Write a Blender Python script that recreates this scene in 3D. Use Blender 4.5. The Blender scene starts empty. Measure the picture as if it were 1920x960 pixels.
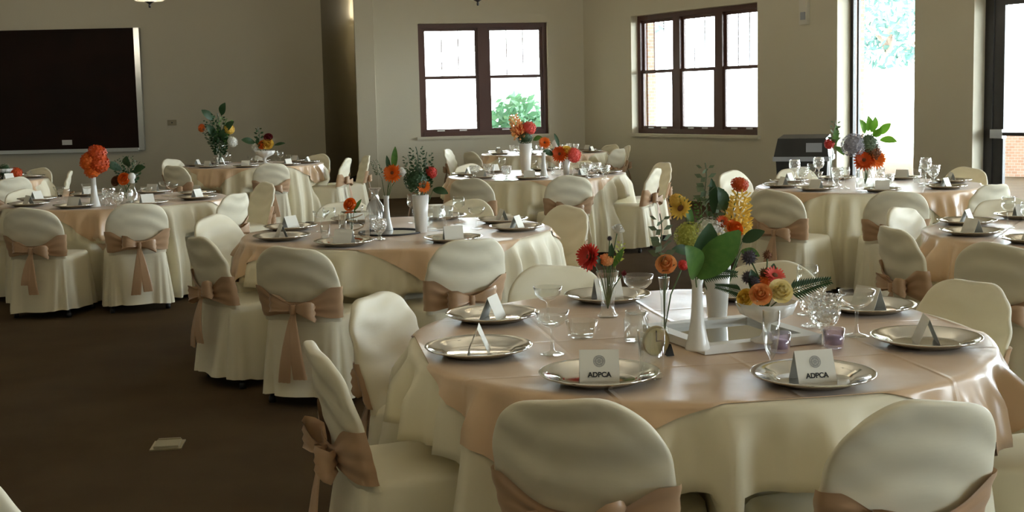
import bpy, bmesh, math, random
from math import sin, cos, pi, radians, hypot, atan2, exp, sqrt
from mathutils import Vector, Matrix, Euler

S = bpy.context.scene
C = S.collection

# ------------------------------------------------------------------ camera
CAM_F, CAM_PITCH, CAM_ROLL, CAM_H, CAM_SH = 2268.8, radians(5.6972), radians(-1.282), 1.5307, -63.93
_cp, _sp, _cr, _sr = cos(CAM_PITCH), sin(CAM_PITCH), cos(CAM_ROLL), sin(CAM_ROLL)
FWD = Vector((0, _cp, -_sp)); _u0 = Vector((0, _sp, _cp)); _r0 = Vector((1, 0, 0))
RGT = _cr * _r0 + _sr * _u0; UPV = -_sr * _r0 + _cr * _u0
cd = bpy.data.cameras.new('camera'); cam = bpy.data.objects.new('camera', cd); C.objects.link(cam)
cam.matrix_world = Matrix(((RGT.x, UPV.x, -FWD.x, 0), (RGT.y, UPV.y, -FWD.y, 0), (RGT.z, UPV.z, -FWD.z, CAM_H), (0, 0, 0, 1)))
cd.sensor_width = 36.0; cd.lens = 36.0 * CAM_F / 1920.0; cd.shift_y = CAM_SH / 1920.0
cd.clip_start = 0.05; cd.clip_end = 300
S.camera = cam

# ------------------------------------------------------------------ world, exposure
wld = bpy.data.worlds.new('overcast_sky'); S.world = wld; wld.use_nodes = True
bg = wld.node_tree.nodes['Background']; bg.inputs[0].default_value = (0.84, 0.94, 1.0, 1); bg.inputs[1].default_value = 14.0
S.view_settings.view_transform = 'Standard'; S.view_settings.look = 'None'
S.view_settings.gamma = 1.0; S.view_settings.exposure = 1.36; S.view_settings.use_curve_mapping = False
S.cycles.max_bounces = 10; S.cycles.diffuse_bounces = 6; S.cycles.glossy_bounces = 4
S.cycles.transparent_max_bounces = 24; S.cycles.sample_clamp_indirect = 6.0
S.cycles.caustics_reflective = False; S.cycles.caustics_refractive = False

def ray(x, y): return (x - 960) / CAM_F * RGT - (y - CAM_SH - 480) / CAM_F * UPV + FWD
def at(x, y, z):                     # point of the level plane z seen at a photo position
    d = ray(x, y); return Vector((0, 0, CAM_H)) + d * ((z - CAM_H) / d.z)
def atY(x, y, Y):                    # point of the upright plane at depth Y
    d = ray(x, y); return Vector((0, 0, CAM_H)) + d * (Y / d.y)

# ------------------------------------------------------------------ materials
def _nt(name):
    m = bpy.data.materials.new(name); m.use_nodes = True
    return m, m.node_tree.nodes, m.node_tree.links, m.node_tree.nodes['Principled BSDF']
def mat(name, col, rough=0.6, metal=0.0, spec=0.5, bump=None, var=None, sheen=0.0, sub=0.0, trans=None):
    """bump=(scale, strength, stretch xyz); var=(scale, second colour, stretch)"""
    m, N, L, b = _nt(name)
    b.inputs['Base Color'].default_value = (*col, 1); b.inputs['Roughness'].default_value = rough
    b.inputs['Metallic'].default_value = metal; b.inputs['Specular IOR Level'].default_value = spec
    if sheen: b.inputs['Sheen Weight'].default_value = sheen
    tc = N.new('ShaderNodeTexCoord')
    def noise(sc, st, det=4):
        mp = N.new('ShaderNodeMapping'); mp.inputs['Scale'].default_value = st
        n = N.new('ShaderNodeTexNoise'); n.inputs['Scale'].default_value = sc; n.inputs['Detail'].default_value = det
        L.new(tc.outputs['Object'], mp.inputs[0]); L.new(mp.outputs[0], n.inputs[0]); return n
    if var:
        n = noise(var[0], var[2] if len(var) > 2 else (1, 1, 1))
        r = N.new('ShaderNodeMix'); r.data_type = 'RGBA'
        r.inputs['A'].default_value = (*col, 1); r.inputs['B'].default_value = (*var[1], 1)
        cr = N.new('ShaderNodeMapRange'); cr.inputs[1].default_value = 0.35; cr.inputs[2].default_value = 0.65
        L.new(n.outputs[0], cr.inputs[0]); L.new(cr.outputs[0], r.inputs['Factor']); L.new(r.outputs['Result'], b.inputs['Base Color'])
    if bump:
        n = noise(bump[0], bump[2] if len(bump) > 2 else (1, 1, 1), 5)
        bp = N.new('ShaderNodeBump'); bp.inputs['Strength'].default_value = bump[1]; bp.inputs['Distance'].default_value = 0.01
        L.new(n.outputs[0], bp.inputs['Height']); L.new(bp.outputs[0], b.inputs['Normal'])
    if trans:
        t = N.new('ShaderNodeBsdfTranslucent'); t.inputs[0].default_value = (*col, 1)
        mx = N.new('ShaderNodeMixShader'); mx.inputs[0].default_value = trans
        L.new(b.outputs[0], mx.inputs[1]); L.new(t.outputs[0], mx.inputs[2]); L.new(mx.outputs[0], N['Material Output'].inputs[0])
    return m
def glass(name, tint=(0.97, 0.98, 0.97), refl=1.0, rough=0.02, base=0.05, cut=0):
    m = bpy.data.materials.new(name); m.use_nodes = True; N, L = m.node_tree.nodes, m.node_tree.links
    N.remove(N['Principled BSDF'])
    t = N.new('ShaderNodeBsdfTransparent'); t.inputs[0].default_value = (*tint, 1)
    g = N.new('ShaderNodeBsdfGlossy'); g.inputs['Roughness'].default_value = rough; g.inputs[0].default_value = (1, 1, 1, 1)
    fr = N.new('ShaderNodeLayerWeight'); fr.inputs[0].default_value = 0.5
    pw = N.new('ShaderNodeMath'); pw.operation = 'POWER'; pw.inputs[1].default_value = 4.0; L.new(fr.outputs['Facing'], pw.inputs[0])
    ma = N.new('ShaderNodeMath'); ma.operation = 'MULTIPLY_ADD'; ma.inputs[1].default_value = refl; ma.inputs[2].default_value = base; ma.use_clamp = True
    mx = N.new('ShaderNodeMixShader')
    L.new(pw.outputs[0], ma.inputs[0]); L.new(ma.outputs[0], mx.inputs[0]); L.new(t.outputs[0], mx.inputs[1]); L.new(g.outputs[0], mx.inputs[2])
    if cut:
        tc = N.new('ShaderNodeTexCoord'); v = N.new('ShaderNodeTexVoronoi'); v.inputs['Scale'].default_value = cut
        bp = N.new('ShaderNodeBump'); bp.inputs['Strength'].default_value = 0.9; bp.inputs['Distance'].default_value = 0.01
        L.new(tc.outputs['Object'], v.inputs[0]); L.new(v.outputs[0], bp.inputs['Height'])
        L.new(bp.outputs[0], g.inputs['Normal']); L.new(bp.outputs[0], fr.inputs['Normal'])
    L.new(mx.outputs[0], N['Material Output'].inputs[0]); return m
def brick_mat():
    m, N, L, b = _nt('red_brick'); b.inputs['Roughness'].default_value = 0.9
    tc = N.new('ShaderNodeTexCoord'); t = N.new('ShaderNodeTexBrick')
    mp = N.new('ShaderNodeMapping'); mp.inputs['Rotation'].default_value = (pi / 2, 0, 0)
    t.inputs['Color1'].default_value = (0.52, 0.33, 0.25, 1); t.inputs['Color2'].default_value = (0.42, 0.25, 0.18, 1)
    t.inputs['Mortar'].default_value = (0.5, 0.47, 0.42, 1); t.inputs['Scale'].default_value = 5.0
    L.new(tc.outputs['Object'], mp.inputs[0]); L.new(mp.outputs[0], t.inputs[0]); L.new(t.outputs[0], b.inputs['Base Color']); return m
def satin_mat(name, col, crease=True):
    m, N, L, b = _nt(name)
    b.inputs['Base Color'].default_value = (*col, 1); b.inputs['Roughness'].default_value = 0.34
    b.inputs['Specular IOR Level'].default_value = 0.6; b.inputs['Sheen Weight'].default_value = 0.15
    tc = N.new('ShaderNodeTexCoord')
    n = N.new('ShaderNodeTexNoise'); n.inputs['Scale'].default_value = 5; n.inputs['Detail'].default_value = 3
    L.new(tc.outputs['Object'], n.inputs[0])
    h = n.outputs[0]
    if crease:                               # pressed fold lines of a square cloth, fine relief
        sx = N.new('ShaderNodeSeparateXYZ'); L.new(tc.outputs['Object'], sx.inputs[0])
        for ax in (0, 1):
            a = N.new('ShaderNodeMath'); a.operation = 'PINGPONG'; a.inputs[1].default_value = 0.229
            L.new(sx.outputs[ax], a.inputs[0])
            r = N.new('ShaderNodeMapRange'); r.inputs[1].default_value = 0.0; r.inputs[2].default_value = 0.012; r.inputs[3].default_value = 0.35; r.inputs[4].default_value = 0.0
            L.new(a.outputs[0], r.inputs[0])
            s = N.new('ShaderNodeMath'); s.operation = 'ADD'; L.new(h, s.inputs[0]); L.new(r.outputs[0], s.inputs[1]); h = s.outputs[0]
    bp = N.new('ShaderNodeBump'); bp.inputs['Strength'].default_value = 0.35; bp.inputs['Distance'].default_value = 0.012
    L.new(h, bp.inputs['Height']); L.new(bp.outputs[0], b.inputs['Normal']); return m

M = dict(
    paint=mat('beige_wall_paint', (0.60, 0.56, 0.44), 0.75, bump=(60, 0.08)),
    ceil=mat('ceiling_paint', (0.80, 0.78, 0.70), 0.9),
    carpet=mat('brown_carpet', (0.075, 0.048, 0.024), 1.0, spec=0.1, bump=(300, 0.5), var=(2.0, (0.09, 0.06, 0.031))),
    ivory=mat('ivory_cover_cloth', (0.75, 0.695, 0.53), 0.55, spec=0.35, bump=(5, 0.18, (1, 1, 3.5)), sheen=0.15),
    ivoryt=mat('ivory_table_cloth', (0.75, 0.69, 0.52), 0.6, spec=0.3, sheen=0.1),
    blush=satin_mat('blush_satin', (0.64, 0.445, 0.275)), sash=satin_mat('blush_sash_satin', (0.50, 0.32, 0.185), False),
    silver=mat('silver_charger', (0.78, 0.77, 0.73), 0.09, 1.0),
    alu=mat('aluminium', (0.75, 0.77, 0.78), 0.3, 1.0), black=mat('black_metal', (0.015, 0.015, 0.017), 0.45),
    card=mat('white_card', (0.82, 0.79, 0.70), 0.7), ink=mat('black_ink', (0.03, 0.03, 0.03), 0.8), grey=mat('grey_ink', (0.42, 0.41, 0.38), 0.8),
    wood=mat('dark_red_window_wood', (0.085, 0.035, 0.026), 0.4, bump=(30, 0.2, (1, 1, .1))),
    bronze=mat('dark_bronze_frame', (0.022, 0.019, 0.018), 0.4), board=mat('dark_brown_board', (0.014, 0.008, 0.006), 0.7, spec=0.15, var=(1.5, (0.02, 0.009, 0.006))),
    brick=brick_mat(), pane=glass('window_glass', (0.98, 0.99, 0.99), 0.5, base=0.0), glass=glass('clear_glass', refl=1.3, base=0.06),
    cut=glass('cut_crystal', refl=1.6, base=0.16, cut=90), ribbed=glass('ribbed_glass', (0.92, 0.93, 0.94), 1.4, base=0.22), lilac=glass('lilac_glass', (0.90, 0.86, 0.93), 1.2, base=0.08),
    milk=mat('white_milk_glass', (0.82, 0.81, 0.77), 0.22, trans=0.15), mirror=mat('mirror', (0.86, 0.88, 0.87), 0.04, 1.0),
    whitewood=mat('white_painted_wood', (0.74, 0.73, 0.69), 0.5), blackp=mat('black_plastic', (0.012, 0.013, 0.014), 0.35),
    greyp=mat('grey_plastic', (0.30, 0.32, 0.36), 0.4), plast=mat('ivory_plastic', (0.62, 0.60, 0.52), 0.5), greyplate=mat('grey_outlet_plastic', (0.34, 0.30, 0.20), 0.6),
    wax=mat('lilac_wax', (0.66, 0.60, 0.68), 0.5, trans=0.3), brass=mat('worn_brass', (0.42, 0.36, 0.22), 0.35, 0.8), gold=mat('gold_disc', (0.55, 0.50, 0.28), 0.35, 0.6),
    red=mat('red_petal', (0.62, 0.045, 0.03), 0.55, trans=0.2), orange=mat('orange_petal', (0.80, 0.17, 0.015), 0.55, trans=0.2),
    dorange=mat('deep_orange_petal', (0.66, 0.09, 0.01), 0.55, trans=0.2), peach=mat('peach_petal', (0.85, 0.42, 0.16), 0.55, trans=0.25),
    yellow=mat('yellow_petal', (0.80, 0.55, 0.10), 0.55, trans=0.25), cream=mat('cream_petal', (0.85, 0.74, 0.38), 0.55, trans=0.25),
    white=mat('white_petal', (0.75, 0.74, 0.68), 0.6, trans=0.25), lime=mat('lime_hydrangea', (0.48, 0.50, 0.10), 0.6, trans=0.2),
    coral=mat('coral_petal', (0.78, 0.12, 0.09), 0.55, trans=0.2), mauve=mat('grey_mauve_petal', (0.36, 0.35, 0.40), 0.6, trans=0.2),
    brown=mat('brown_centre', (0.16, 0.06, 0.02), 0.8), darkred=mat('dark_red_petal', (0.16, 0.01, 0.015), 0.6, trans=0.1),
    leaf=mat('green_leaf', (0.06, 0.16, 0.025), 0.45, var=(9, (0.09, 0.20, 0.035)), trans=0.15), dleaf=mat('dark_green_leaf', (0.025, 0.07, 0.022), 0.5, trans=0.1),
    bleaf=mat('bright_green_leaf', (0.16, 0.38, 0.03), 0.5, trans=0.35), sage=mat('sage_leaf', (0.14, 0.19, 0.11), 0.6, trans=0.1),
    stem=mat('green_stem', (0.07, 0.13, 0.03), 0.6), thistle=mat('dark_thistle', (0.055, 0.045, 0.06), 0.8), tan=mat('tan_cord', (0.30, 0.20, 0.10), 0.8),
    tree=mat('tree_leaf', (0.03, 0.075, 0.06), 0.7, trans=0.2), bark=mat('bark', (0.16, 0.11, 0.08), 0.9), concrete=mat('pale_concrete', (0.55, 0.54, 0.50), 0.9),
    shrub=mat('shrub_leaf', (0.12, 0.27, 0.15), 0.6, trans=0.2),
    siding=mat('pale_siding', (0.70, 0.72, 0.74), 0.7), bowl=mat('frosted_lamp_glass', (0.82, 0.80, 0.74), 0.4, trans=0.4),
)

# ------------------------------------------------------------------ mesh helpers
class MB:
    def __init__(s): s.v = []; s.f = []
    def add(s, vs, fs):
        o = len(s.v); s.v += [tuple(v) for v in vs]; s.f += [tuple(i + o for i in f) for f in fs]; return s
    def box(s, lo, hi, mtx=None):
        x0, y0, z0 = lo; x1, y1, z1 = hi
        vs = [Vector(p) for p in ((x0,y0,z0),(x1,y0,z0),(x1,y1,z0),(x0,y1,z0),(x0,y0,z1),(x1,y0,z1),(x1,y1,z1),(x0,y1,z1))]
        if mtx: vs = [mtx @ v for v in vs]
        return s.add(vs, [(0,3,2,1),(4,5,6,7),(0,1,5,4),(1,2,6,5),(2,3,7,6),(3,0,4,7)])
    def grid(s, rows, closed=False):
        n = len(rows[0]); vs = [p for r in rows for p in r]; fs = []
        for i in range(len(rows) - 1):
            for j in range(n if closed else n - 1):
                k = (j + 1) % n
                fs.append((i*n+j, i*n+k, (i+1)*n+k, (i+1)*n+j))
        return s.add(vs, fs)
    def lathe(s, prof, n=24, c=(0, 0, 0)):
        rows = [[(c[0] + r*cos(2*pi*j/n), c[1] + r*sin(2*pi*j/n), c[2] + z) for j in range(n)] for r, z in prof]
        s.grid(rows, True)
        return s
    def tube(s, pts, rad, n=6):
        pts = [Vector(p) for p in pts]; rows = []
        for i, p in enumerate(pts):
            d = (pts[min(i+1, len(pts)-1)] - pts[max(i-1, 0)]).normalized()
            a = d.orthogonal().normalized(); b = d.cross(a)
            r = rad[i] if isinstance(rad, (list, tuple)) else rad
            rows.append([p + r*(cos(2*pi*j/n)*a + sin(2*pi*j/n)*b) for j in range(n)])
        o = len(s.v); s.grid(rows, True); s.f.append(tuple(o + j for j in range(n))[::-1]); e = len(s.v)
        s.f.append(tuple(e - n + j for j in range(n))); return s
    def mesh(s, name, smooth=True):
        m = bpy.data.meshes.new(name); m.from_pydata(s.v, [], s.f)
        if smooth: m.polygons.foreach_set('use_smooth', [True] * len(m.polygons))
        m.update(); return m
def obj(name, me, m=None, parent=None, loc=None, rot=None, sc=None):
    if isinstance(me, MB): me = me.mesh(name)
    o = bpy.data.objects.new(name, me); C.objects.link(o)
    if m is not None:
        if not me.materials: me.materials.append(M[m] if isinstance(m, str) else m)
        elif me.materials[0] != (M[m] if isinstance(m, str) else m):
            o.material_slots[0].link = 'OBJECT'; o.material_slots[0].material = M[m] if isinstance(m, str) else m
    if parent: o.parent = parent
    if loc is not None: o.location = loc
    if rot is not None: o.rotation_euler = rot
    if sc is not None: o.scale = (sc, sc, sc) if not isinstance(sc, (tuple, list)) else sc
    return o
def tag(o, label, cat, group=None):
    o['label'] = label; o['category'] = cat
    if group: o['group'] = group
    return o
def empty(name, loc, rz=0, label=None, cat=None, group=None):
    o = bpy.data.objects.new(name, None); C.objects.link(o); o.location = loc; o.rotation_euler = (0, 0, rz); o.empty_display_size = 0.1
    if label: tag(o, label, cat, group)
    return o
def struct(name, mb, m, parent=None, smooth=False):
    o = obj(name, mb.mesh(name, smooth), m, parent)
    if not parent: o['kind'] = 'structure'
    return o
def face_rot(n):                      # rotation that turns local +Z to n
    return Vector(n).normalized().to_track_quat('Z', 'Y').to_euler()

# ------------------------------------------------------------------ the room
ZC = 4.25
def line_mtx(a, b, out):              # local x along wall, y outward, z up
    a = Vector((a[0], a[1], 0)); b = Vector((b[0], b[1], 0)); d = (b - a).normalized()
    return Matrix(((d.x, out[0], 0, a.x), (d.y, out[1], 0, a.y), (0, 0, 1, 0), (0, 0, 0, 1))), (b - a).length
def wall(name, a, b, out, th, holes=(), m='paint', zt=ZC, ext=(0, 0)):
    mx, L = line_mtx(a, b, out); mb = MB()
    xs = sorted({-ext[0], L + ext[1], *[h[0] for h in holes], *[h[1] for h in holes]})
    for x0, x1 in zip(xs, xs[1:]):
        hs = sorted((h[2], h[3]) for h in holes if h[0] <= x0 + 1e-6 and h[1] >= x1 - 1e-6)
        z = 0.0
        for z0, z1 in hs:
            if z0 > z + 1e-6: mb.box((x0, 0, z), (x1, th, z0), mx)
            z = z1
        if z < zt: mb.box((x0, 0, z), (x1, th, zt), mx)
    return struct(name, mb, m), mx, L
KN = (1.242, 20.104); DR = Vector((0.5378, -0.8431)); NR = (0.8431, 0.5378)      # back right corner; the slanting right wall
RL = 17.0; RE = (KN[0] + DR.x*RL, KN[1] + DR.y*RL)
BL = (-2.441, 19.522)
dB = Vector((KN[0]-BL[0], KN[1]-BL[1])).normalized(); NB = (-dB.y, dB.x)
XL, YB, YLB = -13.0, -5.0, 22.2
ZS, ZT = 0.984, 2.803                                                       # window sill and head
fl = MB().box((XL-1, YB-1, -0.1), (14, 28.5, 0)); struct('floor', fl, 'carpet')
ce = MB().box((XL-1, YB-1, ZC), (14, 28.5, ZC+0.15)); struct('ceiling', ce, 'ceil')
hB = (1.007, 3.128)                                                         # window span along the back wall
_, MXB, LB = wall('wall_back', BL, KN, NB, 0.30, [(hB[0], hB[1], ZS, ZT)], ext=(0, 0.0))
holesR = [(1.257, 4.03, ZS, ZT), (5.46, 6.66, 0.12, 3.45), (7.48, 9.50, 0, 3.45), (10.32, 11.52, 0.12, 3.45), (12.7, 15.5, ZS, ZT)]
_, MXR, LR = wall('wall_slanting', KN, RE, NR, 0.30, holesR, ext=(0.0, 0.15))
XC = -3.38                                                                  # a dim passage opens between the two back walls
wall('wall_return', (BL[0], 28.0), BL, (1, 0), 0.3)
wall('wall_back_left', (XL, YLB), (XC, YLB), (0, 1), 0.3, ext=(0.3, 0))
wall('wall_passage', (XC - .001, YLB + .3), (XC - .001, 28.0), (-1, 0), 0.3)
wall('wall_passage_end', (XC - .3, 28.0), (BL[0] + .3, 28.0), (0, 1), 0.3)
_, MXS, LS = wall('wall_right', RE, (RE[0], YB), (1, 0), 0.3, [(1.5, 4.3, ZS, ZT), (6.0, 8.8, ZS, ZT)], ext=(0, 0.3))
wall('wall_left', (XL, YB), (XL, YLB), (-1, 0), 0.3, ext=(0.3, 0.3))
wall('wall_rear', (XL, YB), (RE[0], YB), (0, -1), 0.3, ext=(0.3, 0.3))
# brick face outside the slanting wall: a jamb beside each opening
bj = MB()
for h in holesR:
    bj.box((h[0]-0.30, 0.302, 0), (h[0]+0.035, 0.46, 3.6), MXR); bj.box((h[1]-0.0, 0.302, 0), (h[1]+0.3, 0.46, 3.6), MXR)
struct('trim_1', bj, 'brick')
bb = MB()
for a, b, out in (((XL, YLB), (XC, YLB), (0, -1)),):
    mx, L = line_mtx(a, b, out); bb.box((0, 0.0, 0), (L, 0.015, 0.10), mx)
struct('baseboard_back', bb, 'paint')

portals = []
def portal(mx, x0, x1, z0, z1, y):
    ld = bpy.data.lights.new('daylight_opening', 'AREA'); ld.shape = 'RECTANGLE'; ld.size = x1-x0; ld.size_y = z1-z0
    ld.cycles.is_portal = True
    o = bpy.data.objects.new('daylight_opening', ld); C.objects.link(o)
    p = mx @ Vector(((x0+x1)/2, y, (z0+z1)/2)); inn = -(mx.to_3x3() @ Vector((0, 1, 0)))
    up = Vector((0, 0, 1)); z = -inn; x = up.cross(z).normalized()
    o.matrix_world = Matrix(((x.x, up.x, z.x, p.x), (x.y, up.y, z.y, p.y), (x.z, up.z, z.z, p.z), (0, 0, 0, 1)))
def sash_window(name, mx, x0, x1, z0, z1, units, y, wm='wood'):
    """a row of double-hung units: outer frame, wide mullions, sashes, meeting rail, two thin bars in each upper sash"""
    root = empty(name, mx @ Vector(((x0+x1)/2, y, z0))); root['kind'] = 'structure'
    inv = Matrix.Translation(-root.location)
    T = inv @ mx
    fr = 0.07
    def part(nm, lo, hi, m=wm):
        mb = MB().box(lo, hi, T); return obj(nm, mb.mesh(nm, False), m, root)
    part('frame_stile', (x0, y, z0), (x0+fr, y+0.09, z1)); part('frame_stile', (x1-fr, y, z0), (x1, y+0.09, z1))
    part('frame_head', (x0+fr, y, z1-fr), (x1-fr, y+0.09, z1)); part('frame_sill', (x0+fr, y-0.02, z0), (x1-fr, y+0.09, z0+fr))
    mul = 0.16; w = (x1 - x0 - 2*fr - (units-1)*mul) / units; zm = z0 + (z1-z0)*0.51
    for u in range(units):
        a = x0 + fr + u*(w+mul); b = a + w
        if u: part('mullion', (a-mul, y, z0+fr), (a, y+0.09, z1-fr))
        s = 0.045
        for lab, za, zb, yy in (('upper_sash', zm, z1-fr, y+0.05), ('lower_sash', z0+fr, zm+0.05, y+0.015)):
            mb = MB()
            mb.box((a, yy, za), (a+s, yy+0.032, zb), T); mb.box((b-s, yy, za), (b, yy+0.032, zb), T)
            mb.box((a+s, yy, zb-s), (b-s, yy+0.032, zb), T); mb.box((a+s, yy, za), (b-s, yy+0.032, za+s), T)
            sh = obj(lab, mb.mesh(lab, False), wm, root)
            pm = MB().box((a+s, yy+0.012, za+s), (b-s, yy+0.017, zb-s), T); obj('pane', pm.mesh('pane', False), 'pane', sh)
            if lab == 'upper_sash':
                for k in (1, 2):
                    xx = a + s + (b-a-2*s)*k/3
                    obj('muntin', MB().box((xx-0.007, yy+0.002, za+s), (xx+0.007, yy+0.011, zb-s), T).mesh('muntin', False), wm, sh)
            else:
                for k in (0.3, 0.7):
                    xx = a + (b-a)*k
                    obj('sash_lift', MB().box((xx-0.06, yy-0.012, za+0.01), (xx+0.06, yy, za+0.03), T).mesh('sash_lift', False), 'alu', sh)
    # plaster stool under the window
    obj('window_sill', MB().box((x0-0.06, -0.05, z0-0.045), (x1+0.06, y+0.01, z0-0.001), T).mesh('window_sill', False), 'paint', root)
    portal(mx, x0, x1, z0, z1, y+0.2)
    return root
sash_window('window_1', MXB, hB[0], hB[1], ZS, ZT, 2, 0.10)
sash_window('window_2', MXR, 1.257, 4.03, ZS, ZT, 3, 0.13)
sash_window('window_3_added', MXR, 12.7, 15.5, ZS, ZT, 3, 0.13)  # unseen window, added for more daylight from the right
sash_window('window_4_added', MXS, 1.5, 4.3, ZS, ZT, 3, 0.13)  # unseen, added to brighten the near tables and chairs
sash_window('window_5_added', MXS, 6.0, 8.8, ZS, ZT, 3, 0.13)  # likewise unseen, added as near fill daylight
def tall_window(name, x0, x1):
    y, z0, z1 = 0.24, 0.12, 3.45
    root = empty(name, MXR @ Vector(((x0+x1)/2, y, z0))); root['kind'] = 'structure'; T = Matrix.Translation(-root.location) @ MXR
    f = 0.05; zt = 2.74
    def part(nm, lo, hi, m='bronze', par=root): return obj(nm, MB().box(lo, hi, T).mesh(nm, False), m, par)
    part('frame_stile', (x0, y, z0), (x0+f, y+0.06, z1)); part('frame_stile', (x1-f, y, z0), (x1, y+0.06, z1))
    part('inner_stile', (x0+f+.05, y+.01, z0+f), (x0+f+.08, y+0.05, zt))
    part('frame_head', (x0+f, y, z1-f), (x1-f, y+0.06, z1)); part('frame_sill', (x0+f, y, z0), (x1-f, y+0.06, z0+f))
    part('transom_bar', (x0+f, y, zt), (x1-f, y+0.06, zt+0.10))
    for k in (1, 2):
        xx = x0 + (x1-x0)*k/3; part('transom_mullion', (xx-0.04, y, zt+0.10), (xx+0.04, y+0.05, z1-f))
    part('pane', (x0+f, y+0.025, z0+f), (x1-f, y+0.031, zt), 'pane')
    for k in range(3):
        a = x0 + f + (x1-x0-2*f)*k/3; part('pane', (a, y+0.025, zt+0.1), (a+(x1-x0-2*f)/3, y+0.031, z1-f), 'pane')
    portal(MXR, x0, x1, z0, z1, y+0.2); return root
tall_window('window_6', 5.46, 6.66); tall_window('window_7_added', 10.32, 11.52)  # the second one is unseen, added to let in more daylight
def glass_doors(name, x0, x1):
    y, z1, zt = 0.20, 3.45, 2.60
    root = empty(name, MXR @ Vector(((x0+x1)/2, y, 0))); root['kind'] = 'structure'; T = Matrix.Translation(-root.location) @ MXR
    def part(nm, lo, hi, m='bronze', par=root): return obj(nm, MB().box(lo, hi, T).mesh(nm, False), m, par)
    f = 0.11
    part('frame_stile', (x0, y, 0), (x0+f, y+0.08, z1)); part('frame_stile', (x1-f, y, 0), (x1, y+0.08, z1))
    part('frame_head', (x0+f, y, z1-f), (x1-f, y+0.08, z1)); part('transom_bar', (x0+f, y, zt), (x1-f, y+0.08, zt+0.12))
    part('pane', (x0+f, y+0.03, zt+0.12), (x1-f, y+0.036, z1-f), 'pane')
    xm = (x0+x1)/2
    for a, b in ((x0+f+.004, xm-.003), (xm+.003, x1-f-.004)):
        st = 0.13; mb = MB()
        mb.box((a, y+.015, .01), (a+st, y+.06, zt), T); mb.box((b-st, y+.015, .01), (b, y+.06, zt), T)
        mb.box((a+st, y+.015, zt-.12), (b-st, y+.06, zt), T); mb.box((a+st, y+.015, .01), (b-st, y+.06, .22), T)
        d = obj('door_leaf', mb.mesh('door_leaf', False), 'bronze', root)
        part('pane', (a+st, y+.034, .22), (b-st, y+.04, zt-.12), 'pane', d)
        part('push_bar', (a+.04, y-.055, 1.02), (b-.04, y-.025, 1.06), 'bronze', d)
        part('push_bar_bracket', (a+.01, y-.06, 0.99), (a+.17, y+.015, 1.09), 'alu', d); part('push_bar_bracket', (b-.14, y-.06, 0.99), (b-.01, y+.015, 1.09), 'alu', d)
    portal(MXR, x0, x1, 0.02, z1, y+0.2); return root
glass_doors('door_1', 7.48, 9.50)

# ------------------------------------------------------------------ outdoors
g = MB().box((-90, -60, -0.35), (120, 140, -0.25)); struct('ground_outside', g, 'concrete')
rnd = random.Random(5)
def leaf_cloud(n, rx, ry, rz, size, rnd):
    mb = MB()
    for _ in range(n):
        while True:
            p = Vector((rnd.uniform(-1,1), rnd.uniform(-1,1), rnd.uniform(-1,1)))
            if 0.25 < p.length < 1: break
        p = Vector((p.x*rx, p.y*ry, p.z*rz)); a = Vector((rnd.gauss(0,1), rnd.gauss(0,1), rnd.gauss(0,1))).normalized(); b = a.orthogonal().normalized()
        s = size*rnd.uniform(.6, 1.3)
        mb.add([p - a*s, p + b*s*.5, p + a*s, p - b*s*.5], [(0,1,2,3)])
    return mb
def tree(x, y, h, r, label, n=1500):
    t = empty('shade_tree', (x, y, -0.25), 0, label, 'tree', 'trees outside the windows')
    obj('trunk', MB().tube([(0,0,0),(.1,0,h*.4),(0,.1,h*.7)], [.22,.16,.09], 8), 'bark', t)
    for k in range(4):
        a = k*1.7; obj('branch', MB().tube([(.05,0,h*(.38+.05*k)),(cos(a)*r*.6,sin(a)*r*.6,h*(.6+.05*k))], [.08,.03], 6), 'bark', t)
    obj('crown', leaf_cloud(n, r, r, h*.36, .22, rnd).mesh('crown', False), 'tree', t, (0, 0, h*.72))
tree(14.0, 45.0, 7.2, 3.0, 'pale green tree seen high through the tall narrow window')
tree(26.0, 52.0, 7.5, 3.2, 'tree seen through the glass of the right-hand door')
tree(6.0, 58.0, 13.0, 4.0, 'tree behind the upper panes of the three-part window')
sb = empty('shrub', (0.15, 25.0, -0.25), 0, 'pale green shrub outside the right half of the two-part window', 'shrub')
obj('foliage', leaf_cloud(900, .75, .6, .95, .12, rnd).mesh('foliage', False), 'shrub', sb, (0, 0, 1.0)); obj('stem', MB().tube([(0,0,0),(0,0,.9)], .04), 'bark', sb)
# neighbouring house with lap siding behind the left half of the back window
hs = empty('house', (-2.6, 34, -0.25), 0, 'white lap-sided house behind the left half of the two-part window', 'house')
for k in range(22):
    obj('siding_board', MB().box((-3.2, -0.03, k*.16), (3.4, 0.02, k*.16+.15)).mesh('siding_board', False) if k == 0 else bpy.data.objects['siding_board'].data, 'siding', hs, (0, -0.008*(k%2), k*.16) if k else None)
obj('wall', MB().box((-3.15, 0.03, 0), (3.35, 4, 3.55)).mesh('wall', False), 'siding', hs)
obj('roof', MB().add([(-3.6,-.4,3.5),(3.8,-.4,3.5),(3.8,2,5),(-3.6,2,5),(3.8,4.4,3.5),(-3.6,4.4,3.5)], [(0,1,2,3),(3,2,4,5),(0,3,5),(1,4,2)]).mesh('roof', False), 'concrete', hs)
bw = obj('garden_wall', MB().box((0, 0, -.25), (9, .25, .75)).mesh('garden_wall', False), 'brick', None, (8.75, 21.5, 0), (0, 0, -.6)); tag(bw, 'low red brick wall outside the right-hand glass door', 'brick wall')

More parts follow.
